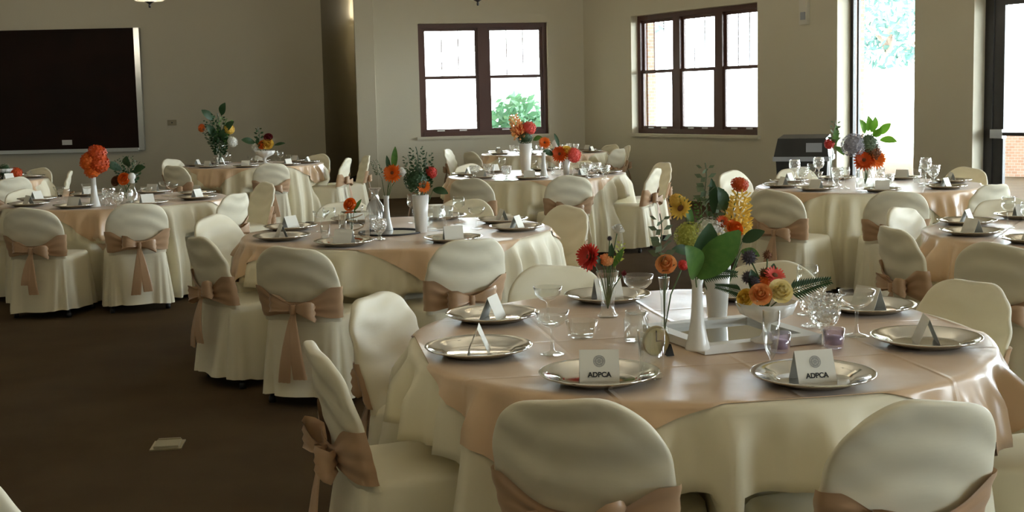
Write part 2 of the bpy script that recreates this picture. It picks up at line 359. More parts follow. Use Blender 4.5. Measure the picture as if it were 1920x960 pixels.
# ------------------------------------------------------------------ board, outlets, pendants
YW = YLB
def wallpt(x, y): return atY(x, y, YW - 0.03)
pTR, pBR = wallpt(262, 52), wallpt(272, 281)
bx1 = (pTR.x + pBR.x)/2; bx0 = bx1 - 5.0; bz1, bz0 = pTR.z, pBR.z
bd = empty('wall_board', ((bx0+bx1)/2, YW-0.02, bz0), 0, 'large dark brown board in a silver frame on the left wall', 'board')
W2 = (bx1-bx0)/2; HB = bz1-bz0
obj('panel', MB().box((-W2+.05, -.03, .04), (W2-.05, .015, HB-.04)).mesh('panel', False), 'board', bd)
obj('frame_side', MB().box((W2-.10, -.06, .0), (W2, .018, HB)).mesh('frame_side', False), 'alu', bd)
obj('frame_side', MB().box((-W2, -.06, .0), (-W2+.10, .018, HB)).mesh('frame_side', False), 'alu', bd)
obj('frame_top', MB().box((-W2+.1, -.05, HB-.04), (W2-.1, .018, HB)).mesh('frame_top', False), 'board', bd)
obj('tray', MB().box((-W2+.1, -.10, -.02), (W2-.1, .018, .045)).mesh('tray', False), 'alu', bd)
p = wallpt(127, 267); o = obj('note_card', MB().box((-.09, -.01, -.045), (.09, .0, .045)).mesh('note_card', False), 'whitewood', None, (p.x, YW-.055, p.z)); tag(o, 'small pale note fixed low on the dark board', 'note')
p = wallpt(322, 230); o = empty('wall_outlet', (p.x, YW-.001, p.z), 0, 'dull beige cover plate on the wall right of the dark board', 'cover plate')
obj('plate', MB().box((-.08, -.012, -.05), (.08, .0, .05)).mesh('plate', False), 'greyplate', o); obj('screw', MB().box((-.01, -.016, -.01), (.01, -.012, .01)).mesh('screw', False), 'black', o)
q = MXR @ Vector((4.92, 0, 2.60)); o = empty('wall_sensor', q, atan2(DR.y, DR.x), 'small white box high on the wall right of the three-part window', 'sensor')
obj('housing', MB().box((-.07, -.05, -.16), (.07, .0, .16)).mesh('housing', False), 'plast', o); obj('lens', MB().box((-.04, -.058, -.10), (.04, -.05, .0)).mesh('lens', False), 'greyp', o)
PW = 27.0
def pendant(px, py, Y, label, p=None, pw=PW):
    p = p or atY(px, py, Y); e = empty('pendant_lamp', p, 0, label, 'lamp', 'pendant lamps')
    obj('finial', MB().lathe([(0.001,0),(.012,.005),(.014,.03),(.008,.04),(.03,.055),(.05,.065),(.001,.07)], 16), 'black', e)
    obj('shade', MB().lathe([(.02,.062),(.14,.075),(.23,.13),(.26,.22),(.25,.22),(.22,.14),(.13,.085),(.02,.072)], 32), 'bowl', e)
    for k in range(3):
        a = k*2*pi/3; obj('arm', MB().tube([(.25*cos(a),.25*sin(a),.215),(.12*cos(a),.12*sin(a),.45),(0,0,.6)], .008), 'black', e)
    ld = bpy.data.lights.new('pendant_bulb', 'POINT'); ld.energy = pw; ld.color = (1.0, 0.89, 0.70); ld.shadow_soft_size = .06
    lo = bpy.data.objects.new('pendant_bulb', ld); C.objects.link(lo); lo.parent = e; lo.location = (0, 0, .25)
    obj('rod', MB().tube([(0,0,.06),(0,0,ZC-p.z-.04)], .010), 'black', e)
    obj('canopy', MB().lathe([(.001,ZC-p.z-.06),(.07,ZC-p.z-.05),(.08,ZC-p.z-.001),(.001,ZC-p.z-.001)], 16), 'black', e)
pendant(281, 15, 13.0, 'bowl pendant lamp whose finial shows above the dark board')
pendant(896, 11, 13.5, 'bowl pendant lamp whose finial shows above the two-part window')
for x, y, w_ in ((-8.0, 17.5, 'left wall'), (5.0, 9.0, 'glass doors'), (-5.0, 6.0, 'carpet on the left'), (0.5, 6.5, 'nearest tables'), (-2.0, 0.4, 'aisle behind the viewer'), (3.2, 0.4, 'right-hand floor behind the viewer')): pendant(0, 0, 0, 'added unseen bowl pendant lamp over the ' + w_, Vector((x, y, 2.62)), PW*(1.6 if y < 1 else 1.0))  # unseen lamps added to brighten the hall, stronger behind the viewer
pendant(0, 0, 0, 'added unseen dim bowl pendant lamp at the end of the passage beside the back wall', Vector((-2.95, 26.6, 3.2)), 7.0)  # hidden lamp added to lift the darkness of the passage

# ------------------------------------------------------------------ tables and cloths
ZTAB = 0.755; RT = 0.915
def smooth(e0, e1, x):
    t = max(0, min(1, (x-e0)/(e1-e0))); return t*t*(3-2*t)
def cloth_r(th, d, seed, seats=()):    # radius of the hanging cloth at drop d; chairs pushed in press it back below their seats
    r = cloth_r0(th, d, seed)
    for a, rt in seats:
        da = (th - a + pi) % (2*pi) - pi
        if abs(da) < 1.0:
            lat = abs(r*sin(da)); lim = (rt - 0.31 - 0.28)/max(.3, cos(da))
            k = (1 - smooth(.25, .31, lat))*smooth(.22, .29, d)
            if lim < r: r += (lim - r)*k
    return r
def cloth_r0(th, d, seed):
    k = min(1, d/0.45)
    f = 0.0
    for n, a, ph in ((16, .22, seed*1.3), (30, .55, seed*2.1), (40, .25, seed*.7)):
        f += a*(1.3 - 2.1*abs(sin(n/2*th + ph + 0.9*sin(3*th+seed))))
    return RT + 0.010 + 0.055*k + (.052*smooth(.0, .12, d) + .042*smooth(.1, .7, d))*(f + .30)
def edge_prof(d):                      # rounded rim
    return d
def make_table(cx, cy, phrase, seed, ov_ang, grp, seats=(), ov=True, nth=320):
    t = empty('round_table', (cx, cy, 0), 0, 'round folding table under the cloth of ' + phrase, 'table', 'round tables')
    obj('tabletop', MB().lathe([(.001, ZTAB-.03),(RT, ZTAB-.03),(RT, ZTAB),(.001, ZTAB)], 48), 'whitewood', t)
    for k in range(4):
        a = k*pi/2 + .6; obj('leg', MB().tube([(.5*cos(a), .5*sin(a), 0), (.45*cos(a), .45*sin(a), ZTAB-.03)], .016), 'black', t)
    rows = []
    for rr in (0.02, .4, .8, .88, RT-.004): rows.append([(rr*cos(2*pi*j/nth), rr*sin(2*pi*j/nth), ZTAB+.003) for j in range(nth)])
    for i in range(24):
        d = 0.72*(i/23)**1.15 + .006
        rr = [cloth_r(2*pi*j/nth, d, seed, seats) for j in range(nth)]
        rows.append([(rr[j]*cos(2*pi*j/nth), rr[j]*sin(2*pi*j/nth), ZTAB + .003 - d) for j in range(nth)])
    c = obj('tablecloth', MB().grid(rows, True), 'ivoryt', None, (cx, cy, 0)); tag(c, 'long ivory cloth hanging to the floor on ' + phrase, 'tablecloth', 'ivory tablecloths')
    if ov:
        hs_ = 0.888
        n = 288; rows = []; ths = [2*pi*j/n for j in range(n)]; ext = [hs_/cos(((t + pi/4) % (pi/2)) - pi/4) for t in ths]
        for tt in (0.02, .25, .5, .75, .9, .97, .997):
            rows.append([(tt*min(RT, e)*cos(t), tt*min(RT, e)*sin(t), ZTAB + .007 + .0015*sin(11*tt+5*sin(t*2))) for t, e in zip(ths, ext)])
        for i in range(14):
            row = []
            for t, e in zip(ths, ext):
                d = (e - RT)*(i+.4)/13.4
                if d <= 0: r, d = e, .0005*i*(e < RT)*.3
                else: r = max(RT, cloth_r(t + radians(ov_ang), d, seed, seats)) + .007*min(1, d/.01) + .012*min(1, d/.2)*(1+sin(21*t+seed)) if d < .19 else cloth_r(t + radians(ov_ang), d, seed, seats) + .007 + .012*min(1, d/.2)*(1+sin(21*t+seed))
                row.append((r*cos(t), r*sin(t), ZTAB + .007 - d*.98))
            rows.append(row)
        o = obj('table_overlay', MB().grid(rows, True), 'blush', None, (cx, cy, 0), (0, 0, radians(ov_ang))); tag(o, 'square blush satin overlay with hanging corners on ' + phrase, 'overlay', 'blush overlays')
ZP = ZTAB + 0.0095                     # things stand here

# ------------------------------------------------------------------ chairs
def superring(a, b, n, cnt, z, cx=0, cy=0):
    out = []
    for j in range(cnt):
        t = 2*pi*j/cnt; c, s = cos(t), sin(t)
        out.append([cx + a*math.copysign(abs(c)**(2/n), c), cy + b*math.copysign(abs(s)**(2/n), s), z])
    return out
CH = 0.835
def back_half(z):
    W = 0.212 + 0.020*min(1, max(0, (z-.46)/.16))
    z0 = .60
    if z > z0:
        u = min(.9995, (z-z0)/(CH-z0)); W *= (1-u**3.0)**(1/2.5)
    return W
def back_y(z): return -0.205 - 0.26*(z-.45)
def chair_meshes(seed):
    r = random.Random(seed); ph = [r.uniform(0, 6.28) for _ in range(8)]
    D = {}
    # backrest cover
    rows = []; nz = 34; cnt = 56
    for i in range(nz+1):
        u = i/nz; z = .44 + (CH-.44)*(1-(1-u)**1.6)
        W = max(.004, back_half(z)); th = .026 - .008*u
        if i >= nz-2: th *= (.9, .6, .2)[i-nz+2]
        ring = superring(W, th, 3.2, cnt, z, 0, back_y(z))
        for p in ring:
            x = p[0]; q = x/.23
            p[1] -= 0.030*(1-q*q)
            wr = .0034*sin(58*(z+.09*q*q*(1 if seed%2 else -.6)) + ph[0] + 1.2*q) + .0026*sin(37*(z-.14*q)+ph[1]) + .0008*sin(13*q+70*z+ph[2])
            p[1] += wr*min(1, (CH-z)/.04)
            if z > .6: p[2] += .006*sin(5*q+ph[3])*(z-.6)/.2
        rows.append(ring)
    mb = MB().grid(rows, True); e = len(mb.v); mb.f.append(tuple(range(e-cnt, e)))
    D['back'] = mb.mesh('backrest_cover')
    # seat and skirt
    rows = []; cnt = 96
    for z, k in ((.462, .5), (.462, .85), (.458, .96), (.445, 1.0)):
        rows.append([[p[0]*k, p[1]*k-.0, z + .006*(1-k)] for p in superring(.212, .236, 6, cnt, z, 0, -.016)])
    for i in range(1, 15):
        u = i/14; z = .445 - (.445-.055)*u
        ring = superring(.214 + .035*u, .238 + .045*u, 6 - 2*u, cnt, z, 0, -.016-.015*u)
        for j, p in enumerate(ring):
            t = 2*pi*j/cnt
            f = u*(.016*sin(9*t+ph[4]) + .010*sin(14*t+ph[5]) + .006*sin(23*t+ph[6]))
            l = hypot(p[0], p[1]); p[0] += p[0]/l*f; p[1] += p[1]/l*f
            if i == 14: p[2] += .012*sin(2*t+ph[7])
        rows.append(ring)
    mb = MB().grid(rows, True); mb.f.append(tuple(range(cnt))[::-1]); D['seat'] = mb.mesh('seat_cover')
    # sash band
    rows = []; cnt = 57; nr = 12                # wraps the rear and the sides only
    for i in range(nr+1):
        v = -1 + 2*i/nr; row = []
        for j in range(cnt):
            t = pi - .12 + (pi + .24)*j/(cnt-1)
            rear = max(0, -sin(t))**3 * max(0, 1-(cos(t)/.75)**2)
            zc = .545 - .028*rear; hh = .082*(1-rear) + .032*rear
            z = zc + v*hh
            a = back_half(z) + .007; b = .028 + .007
            c, s = cos(t), sin(t)
            x = a*math.copysign(abs(c)**(2/3.2), c); y = back_y(z) + b*math.copysign(abs(s)**(2/3.2), s)
            q = x/.23; y -= .030*(1-min(1, q*q))
            pl = .0035*sin(v*9+ph[1]+2*cos(t)) + .003
            row.append((x + c*(pl*.5+.001), y + s*(pl + .006), z))
        rows.append(row)
    D['sash'] = MB().grid(rows).mesh('sash')
    # bow
    yb = back_y(.52) - .030 - .030 - .03
    def ribbon(path, wid, wdir, pleat=.004, nseg=6):
        rows = []
        for i, p in enumerate(path):
            p = Vector(p); w = wid[i]; d = Vector(wdir[i] if isinstance(wdir, list) else wdir).normalized()
            tg = (Vector(path[min(i+1, len(path)-1)]) - Vector(path[max(i-1, 0)])).normalized(); n = tg.cross(d).normalized()
            rows.append([p + d*w*(k/nseg-.5) + n*pleat*(1 if k%2 else -1)*(.4+i/len(path)) for k in range(nseg+1)])
        back = [[q + Vector((0, .0025, 0)) for q in r_] for r_ in rows]
        return MB().grid(rows).grid([list(reversed(r_)) for r_ in back])
    sc = r.uniform(.85, 1.15); dr = r.uniform(-.35, .45)
    for sd, nm in ((-1, 'l'), (1, 'r')):
        lean = dr*sd*.10
        pth = [(0, yb, .517), (sd*.045*sc, yb-.030, .525+lean*.4), (sd*.095*sc, yb-.045, .535+lean), (sd*.128*sc, yb-.030, .53+lean*1.3),
               (sd*.132*sc, yb-.005, .52+lean*1.35), (sd*.10*sc, yb+.016, .522+lean), (sd*.05*sc, yb+.012, .52+lean*.4), (0, yb+.004, .517)]
        D['loop'+nm] = ribbon(pth, [.022, .05, .082, .095, .095, .08, .045, .022], (sd*.15*dr, 0, 1)).mesh('bow_loop')
        ln = r.uniform(.24, .36); x1 = sd*r.uniform(.02, .075)
        pth = [(0, yb-.004, .51)] + [(x1*u, yb - .012 - .03*sin(u*2.2) - .012*u, .505 - ln*u) for u in (.15, .3, .5, .7, .85, 1)]
        D['tail'+nm] = ribbon(pth, [.022, .034, .046, .058, .066, .07, .073], (1, .12*sd, 0), .003).mesh('bow_tail')
    kn = MB()
    rows = [[(.019*cos(a)*(1-.3*abs(v)), yb - .008 + .020*sin(a), .515 + v*.024) for a in [2*pi*j/12 for j in range(12)]] for v in (-1, -.5, 0, .5, 1)]
    kn.grid(rows, True); D['knot'] = kn.mesh('bow_knot')
    D['leg'] = MB().tube([(0, 0, 0), (0, 0, .13)], .013, 8).mesh('leg')
    D['foot'] = MB().lathe([(.001, 0), (.018, 0), (.018, .03), (.013, .035)], 10).mesh('foot_cap')
    return D
CM = [chair_meshes(s) for s in (3, 8, 14, 21)]
nchair = [0]
def chair(x, y, face, label, group, scale=1.0, var=None, bow=True):
    """x, y = where the top of the backrest stands; face = heading of the seat (radians, direction the sitter looks)"""
    v = CM[(nchair[0] if var is None else var) % 4]; nchair[0] += 1
    off = Vector((cos(face), sin(face))) * 0.31*scale
    e = empty('covered_chair', (x + off.x, y + off.y, 0), face - pi/2, label, 'chair', group); e.scale = (scale,)*3
    obj('seat_cover', v['seat'], 'ivory', e); obj('backrest_cover', v['back'], 'ivory', e); s = obj('sash', v['sash'], 'sash', e)
    if bow:
        for k in ('loopl', 'loopr'): obj('bow_loop', v[k], 'sash', s)
        for k in ('taill', 'tailr'): obj('bow_tail', v[k], 'sash', s)
        obj('bow_knot', v['knot'], 'sash', s)
    for sx in (-1, 1):
        for yy in (-.20, .19):
            l = obj('leg', v['leg'], 'black', e, (sx*.205, yy, 0)); obj('foot_cap', v['foot'], 'black', l)
    return e

# ------------------------------------------------------------------ table things
def lathe_mesh(name, prof, n=32): return MB().lathe(prof, n).mesh(name)
PLATE = lathe_mesh('charger_plate', [(.001, .004), (.095, .004), (.105, .006), (.112, .013), (.150, .022), (.163, .028), (.166, .027), (.160, .021), (.118, .007), (.108, .0), (.001, .0)], 56)
def tent_mesh(w=.108, h=.082, dp=.034, t=.0012):
    mb = MB()
    for s in (-1, 1):
        mb.add([(-w/2, s*dp, 0), (w/2, s*dp, 0), (w/2, 0, h), (-w/2, 0, h), (-w/2, s*(dp-t*1.2), 0), (w/2, s*(dp-t*1.2), 0), (w/2, 0, h-t*2), (-w/2, 0, h-t*2)],
               [(0,1,2,3), (7,6,5,4), (0,4,5,1), (0,3,7,4), (1,5,6,2)])
    return mb.mesh('place_card', False)
TENT = tent_mesh()
def text_mesh(s, size):
    cu = bpy.data.curves.new('lettering', 'FONT'); cu.body = s; cu.size = size; cu.align_x = 'CENTER'; cu.extrude = .0003; cu.offset = .0006
    o = bpy.data.objects.new('lettering', cu); C.objects.link(o); dg = bpy.context.evaluated_depsgraph_get()
    me = bpy.data.meshes.new_from_object(o.evaluated_get(dg)); bpy.data.objects.remove(o); me.name = 'lettering'; me.materials.clear(); return me
TXT = text_mesh('ADPCA', .019)
em = MB()
for r0, r1 in ((0.0005, .006), (.0075, .0125), (.0135, .0165)):
    em.add([(r*cos(2*pi*j/28), r*sin(2*pi*j/28), 0) for r in (r0, r1) for j in range(28)], [(j, (j+1)%28, 28+(j+1)%28, 28+j) for j in range(28)])
for k in range(6):
    a = k*pi/3; c_, s_ = cos(a), sin(a); em.add([(c_*.006-s_*.001, s_*.006+c_*.001, 0), (c_*.014-s_*.001, s_*.014+c_*.001, 0), (c_*.014+s_*.001, s_*.014-c_*.001, 0), (c_*.006+s_*.001, s_*.006-c_*.001, 0)], [(0,1,2,3)])
EMB = em.mesh('emblem', False)
COUPE = lathe_mesh('coupe', [(.001, 0), (.034, .001), (.036, .003), (.010, .008), (.005, .014), (.0045, .07), (.008, .078), (.028, .086), (.044, .102), (.050, .128), (.0485, .128), (.042, .104), (.026, .090), (.001, .083)], 28)
WINE = lathe_mesh('wine', [(.001, 0), (.036, .001), (.036, .003), (.008, .010), (.0045, .02), (.0045, .085), (.010, .095), (.028, .105), (.038, .125), (.038, .150), (.033, .175), (.032, .175), (.036, .15), (.036, .126), (.026, .108), (.001, .098)], 28)
TUMB = lathe_mesh('tumbler', [(.001, 0), (.026, 0), (.029, .004), (.033, .115), (.0315, .115), (.027, .012), (.001, .010)], 28)
GOBL = lathe_mesh('goblet', [(.001, 0), (.032, .001), (.032, .005), (.012, .012), (.008, .022), (.013, .034), (.030, .050), (.040, .075), (.044, .118), (.0425, .118), (.037, .078), (.026, .054), (.001, .046)], 12)
FLUTE = lathe_mesh('flute', [(.001, 0), (.030, .001), (.030, .003), (.006, .010), (.004, .02), (.004, .06), (.016, .085), (.024, .13), (.024, .20), (.0228, .20), (.022, .13), (.013, .09), (.001, .07)], 24)
def fluted(name, prof, n=48, amp=.06, k=16):
    rows = [[(r*(1+amp*cos(k*2*pi*j/n)*(1 if 0.02 < r else .3))*cos(2*pi*j/n), r*(1+amp*cos(k*2*pi*j/n))*sin(2*pi*j/n), z) for j in range(n)] for r, z in prof]
    return MB().grid(rows, True).mesh(name)
CARAFE = fluted('carafe', [(.001, 0), (.052, 0), (.057, .008), (.058, .05), (.057, .10), (.045, .145), (.024, .18), (.019, .21), (.021, .225), (.036, .245), (.035, .247), (.019, .225), (.017, .21), (.022, .18), (.043, .145), (.054, .10), (.054, .01), (.001, .008)], 64, .04, 16)
DISH = fluted('dish', [(.001, .0), (.036, .0), (.042, .006), (.050, .055), (.047, .055), (.039, .012), (.001, .010)], 48, .05, 12)
VOT = lathe_mesh('votive', [(.001, 0), (.026, 0), (.030, .006), (.033, .060), (.031, .060), (.027, .012), (.001, .010)], 24)
WAXM = lathe_mesh('wax', [(.001, .012), (.025, .012), (.026, .036), (.001, .038)], 20)
JAR = lathe_mesh('jar', [(.001, 0), (.040, 0), (.046, .01), (.046, .085), (.040, .098), (.040, .115), (.038, .115), (.038, .098), (.043, .085), (.043, .012), (.001, .010)], 28)
BUDV = lathe_mesh('bud_vase', [(.001, 0), (.036, 0), (.037, .006), (.030, .03), (.021, .08), (.016, .14), (.0155, .19), (.019, .212), (.0165, .212), (.0125, .19), (.012, .14), (.001, .10)], 28)
TUMV = lathe_mesh('tumbler_vase', [(.001, 0), (.029, 0), (.031, .004), (.038, .10), (.046, .205), (.0435, .205), (.035, .10), (.027, .01), (.001, .01)], 32)
TRUMP = fluted('trumpet_vase', [(.001, 0), (.026, 0), (.028, .006), (.018, .02), (.017, .05), (.021, .10), (.030, .158), (.028, .158), (.018, .10), (.013, .05), (.001, .03)], 48, .05, 12)
CBUD = lathe_mesh('clear_bud', [(.001, 0), (.024, 0), (.025, .008), (.014, .03), (.0115, .07), (.012, .15), (.019, .215), (.0175, .215), (.0095, .15), (.009, .07), (.001, .03)], 24)
COMP = fluted('compote', [(.001, 0), (.046, 0), (.048, .006), (.020, .016), (.012, .032), (.014, .055), (.035, .066), (.078, .088), (.092, .122), (.089, .122), (.073, .092), (.03, .072), (.001, .068)], 48, .03, 12)

def plate(x, y, label): return tag(obj('charger_plate', PLATE, 'silver', None, (x, y, ZP)), label, 'plate', 'silver charger plates')
def card(x, y, face, label, lettered=False):
    e = tag(obj('place_card', TENT, 'card', None, (x, y, ZP + .0042), (0, 0, face + pi/2)), label, 'place card', 'tented place cards')
    if lettered:
        sl = atan2(.082, .034)
        for s in (1,):
            for nm, me, h, m in (('lettering', TXT, .012, 'ink'), ('emblem', EMB, .052, 'grey')):
                yy = -(.034 - h*cos(sl)/sin(sl)) - .0006
                o = obj(nm, me, m, e, (0, yy, h + .0004), (sl, 0, 0))
    return e
def simple(name, me, m, x, y, label, cat, group=None, z=None, rz=0, sc=1.0): return tag(obj(name, me, m, None, (x, y, ZP if z is None else z), (0, 0, rz), sc), label, cat, group)

# ---- flowers
def petal(L, w, cup, n=4):
    rows = []
    for i in range(n+1):
        u = i/n; ww = w*(sin(pi*min(.97, .12+.80*u)))**.7; z = cup*u*u
        rows.append([(L*u, -ww/2, z + .1*ww), (L*u, 0, z), (L*u, ww/2, z + .1*ww)])
    return rows
def gerbera_mesh(seed=1, layers=3, k=20):
    mb = MB(); r = random.Random(seed)
    for l in range(layers):
        for j in range(k):
            a = 2*pi*(j+.5*l)/k + r.uniform(-.05, .05); L = (1-.16*l)*r.uniform(.93, 1.04); rot = Matrix.Rotation(a, 3, 'Z')
            mb.grid([[rot @ (Vector(p) + Vector((.0, 0, .10*l))) for p in row] for row in petal(L, .26, .12+.22*l+r.uniform(-.06, .06))])
    return mb.mesh('petals')
def rose_mesh(seed=1):
    mb = MB(); r = random.Random(seed); i = 0
    for ring, (k, rad, tilt, h) in enumerate(((3, .22, .05, .95), (4, .40, .18, .85), (5, .60, .38, .70), (6, .82, .72, .50))):
        for j in range(k):
            a = 2*pi*(j + .5*ring)/k + r.uniform(-.15, .15); rows = []
            for u in (0, .25, .5, .75, 1):
                row = []
                for v in (-1, -.5, 0, .5, 1):
                    aa = a + v*(pi/k)*1.6*(.35+.65*u)
                    rr = rad*(.30 + .70*sin(u*pi/2)) + .18*tilt*u*u + .03*abs(v)
                    z = -.35 + (h+.35)*u - .10*v*v*u - tilt*.35*u**3
                    row.append((rr*cos(aa), rr*sin(aa), z))
                rows.append(row)
            mb.grid(rows)
    mb.lathe([(.001, .74), (.12, .78), (.17, .6), (.25, .3), (.5, .1), (.45, -.3), (.001, -.36)], 12)
    return mb.mesh('petals')
def cluster_mesh(seed, n=90, fl=.20, flat=.85):
    mb = MB(); r = random.Random(seed)
    for i in range(n):
        z = 1-1.75*(i+.5)/n; a = i*2.39996; rr = sqrt(max(0, 1-z*z)); nrm = Vector((rr*cos(a), rr*sin(a), z)); p = Vector((nrm.x, nrm.y, nrm.z*flat))*r.uniform(.86, 1.02)
        t = nrm.orthogonal().normalized(); b = nrm.cross(t); ro = r.uniform(0, 3)
        for q in range(4):
            d = cos(ro+q*pi/2)*t + sin(ro+q*pi/2)*b; e = nrm.cross(d)
            mb.add([p, p + d*fl*.6 + e*fl*.38, p + d*fl + nrm*.03, p + d*fl*.6 - e*fl*.38], [(0, 1, 2, 3)])
    # inner body
    mb.lathe([(.001, -.7*flat), (.55, -.5*flat), (.78, 0), (.55, .6*flat), (.001, .78*flat)], 12)
    return mb.mesh('florets', False)
def thistle_mesh():
    mb = MB()
    mb.lathe([(.001, -.7), (.5, -.5), (.7, 0), (.5, .5), (.001, .7)], 12)
    for i in range(60):
        z = 1-2*(i+.5)/60; a = i*2.4; rr = sqrt(1-z*z); n = Vector((rr*cos(a), rr*sin(a), z)); t = n.orthogonal().normalized()*.08; b = n.cross(t)
        mb.add([n*.6+t, n*.6-t*.5+b, n*.6-t*.5-b, n*1.05], [(0, 1, 3), (1, 2, 3), (2, 0, 3)])
    return mb.mesh('bristles', False)
def leaf_mesh(wd=.5, curl=.25, n=7):
    rows = []
    for i in range(n+1):
        u = i/n; w = wd*sin(pi*min(.985, .06+.92*u))**.8/2; z = curl*sin(u*pi*.7)
        rows.append([(u, -w, z+.12*w), (u, -w*.5, z+.02*w), (u, 0, z-.05*w), (u, w*.5, z+.02*w), (u, w, z+.12*w)])
    return MB().grid(rows).mesh('leaf')
def frond_mesh(n=16):
    mb = MB().tube([(u/10, 0, .12*sin(u/10*2)) for u in range(11)], .012, 5)
    for i in range(n):
        u = .08 + .9*i/n; z = .12*sin(u*2); L = .30*(1-u*.7)
        for s in (-1, 1):
            mb.add([(u-.035, 0, z), (u+L*.15, s*L*.6, z+.02), (u+.05+L*.4, s*L, z), (u+.075, s*L*.35, z)], [(0, 1, 2, 3)])
    return mb.mesh('frond', False)
def sprig_mesh(n=9, rr=.12, spread=.12):
    mb = MB().tube([(.03*sin(u), .02*cos(u), u/8) for u in range(9)], .010, 5); r = random.Random(4)
    for i in range(n):
        z = .25 + .72*i/n
        for s in (0, pi):
            a = s + i*1.3; c = Vector((cos(a)*spread, sin(a)*spread, z + .04)); k = rr*(1.1-.6*i/n)
            d = Vector((cos(a), sin(a), .45)).normalized(); e = d.orthogonal().normalized()
            mb.add([c-d*k, c+e*k*.7, c+d*k, c-e*k*.7], [(0, 1, 2, 3)])
    return mb.mesh('leaves', False)
def spike_mesh(seed=2, n=26):
    mb = MB(); r = random.Random(seed)
    for i in range(n):
        u = i/n; a = i*2.4; s = .30*(1-.5*u); c = Vector((cos(a)*.17*(1-.4*u), sin(a)*.17*(1-.4*u), u))
        d = Vector((cos(a), sin(a), .3)).normalized(); e = Vector((0, 0, 1)); f = d.cross(e)
        for q in range(5):
            t = q*2*pi/5; w = cos(t)*e + sin(t)*f; x = cos(t+.6)*e + sin(t+.6)*f
            mb.add([c, c+d*s*.5+w*s*.8, c+d*s*.8+(w+x)*s*.45, c+d*s*.5+x*s*.8], [(0, 1, 2, 3)])
    return mb.mesh('florets', False)
FM = dict(gerbera=gerbera_mesh(), gerbera2=gerbera_mesh(7, 2, 16), rose=rose_mesh(), rose2=rose_mesh(5), cluster=cluster_mesh(3), carn=cluster_mesh(9, 60, .34, .7), thistle=thistle_mesh(),
          leaf=leaf_mesh(), leafn=leaf_mesh(.28, .15), frond=frond_mesh(), sprig=sprig_mesh(), sprigf=sprig_mesh(22, .07, .16), spike=spike_mesh())
CENT = MB().lathe([(.001, .28), (.16, .27), (.26, .20), (.28, .1)], 14).mesh('flower_centre')
NAMES = dict(gerbera='gerbera_daisy', gerbera2='gerbera_daisy', rose='rose', rose2='rose', cluster='hydrangea', carn='carnation', thistle='thistle', leaf='broad_leaf', leafn='narrow_leaf', frond='fern_frond', sprig='leafy_sprig', sprigf='feathery_sprig', spike='snapdragon')
CATS = dict(gerbera='flower', gerbera2='flower', rose='flower', rose2='flower', cluster='flower', carn='flower', thistle='flower', leaf='leaf', leafn='leaf', frond='fern', sprig='greenery', sprigf='greenery', spike='flower')
def flower(kind, base, head, size, col, label, nrm=None, leaves=0, group=None):
    """a cut flower: stem from base (in the vase) to head, bloom facing nrm"""
    base = Vector(base); head = Vector(head)
    e = empty(NAMES[kind], base, 0, label, CATS[kind], group)
    h = head - base; mid = h*.5 + Vector((h.x*-.15, h.y*-.15, h.length*.06))
    if kind in ('sprig', 'sprigf'):                # size = leafy length measured back from the tip
        d = Vector(nrm) if nrm else h; st = h - d.normalized()*size
        obj('stem', MB().tube([(0, 0, 0), st*.5, st], .002, 5), 'stem', e)
        obj('leaves', FM[kind], col, e, st, face_rot(d), size); return e
    if kind in ('leaf', 'leafn', 'frond'):
        obj('stem', MB().tube([(0, 0, 0), h*.6, h], .002, 5), 'stem', e)
        X = Vector(nrm).normalized(); Z = Vector((.15, -1, .45)); Z = (Z - X*Z.dot(X)).normalized() if kind != 'frond' else (Vector((0, -1, .7)) - X*Vector((0, -1, .7)).dot(X)).normalized(); Y = Z.cross(X)
        q = Matrix((X, Y, Z)).transposed()
        o = obj('frond' if kind == 'frond' else 'blade', FM[kind], col, e, h, q.to_euler(), size); return e
    if kind == 'spike':
        d = Vector(nrm) if nrm else h; st = h - d.normalized()*size
        obj('stem', MB().tube([(0, 0, 0), st*.5, st], .0025, 5), 'stem', e)
        obj('florets', FM[kind], col, e, st, face_rot(d), size); return e
    obj('stem', MB().tube([(0, 0, 0), mid*.5, mid, (h+mid)*.5 , h], .0022, 6), 'stem', e)
    n = Vector(nrm) if nrm else (h.normalized() + Vector((0, -.5, .2)))
    obj('florets' if kind in ('cluster', 'carn') else 'bristles' if kind == 'thistle' else 'petals', FM[kind], col, e, h, face_rot(n), size)
    if kind.startswith('gerbera'): obj('flower_centre', CENT, 'brown', e, h, face_rot(n), size)
    for k in range(leaves):
        a = k*2.3+base.x*7; p = h*.72
        obj('leaf', FM['leafn'], 'leaf', e, p, (0, -.5, a), .05)
    return e

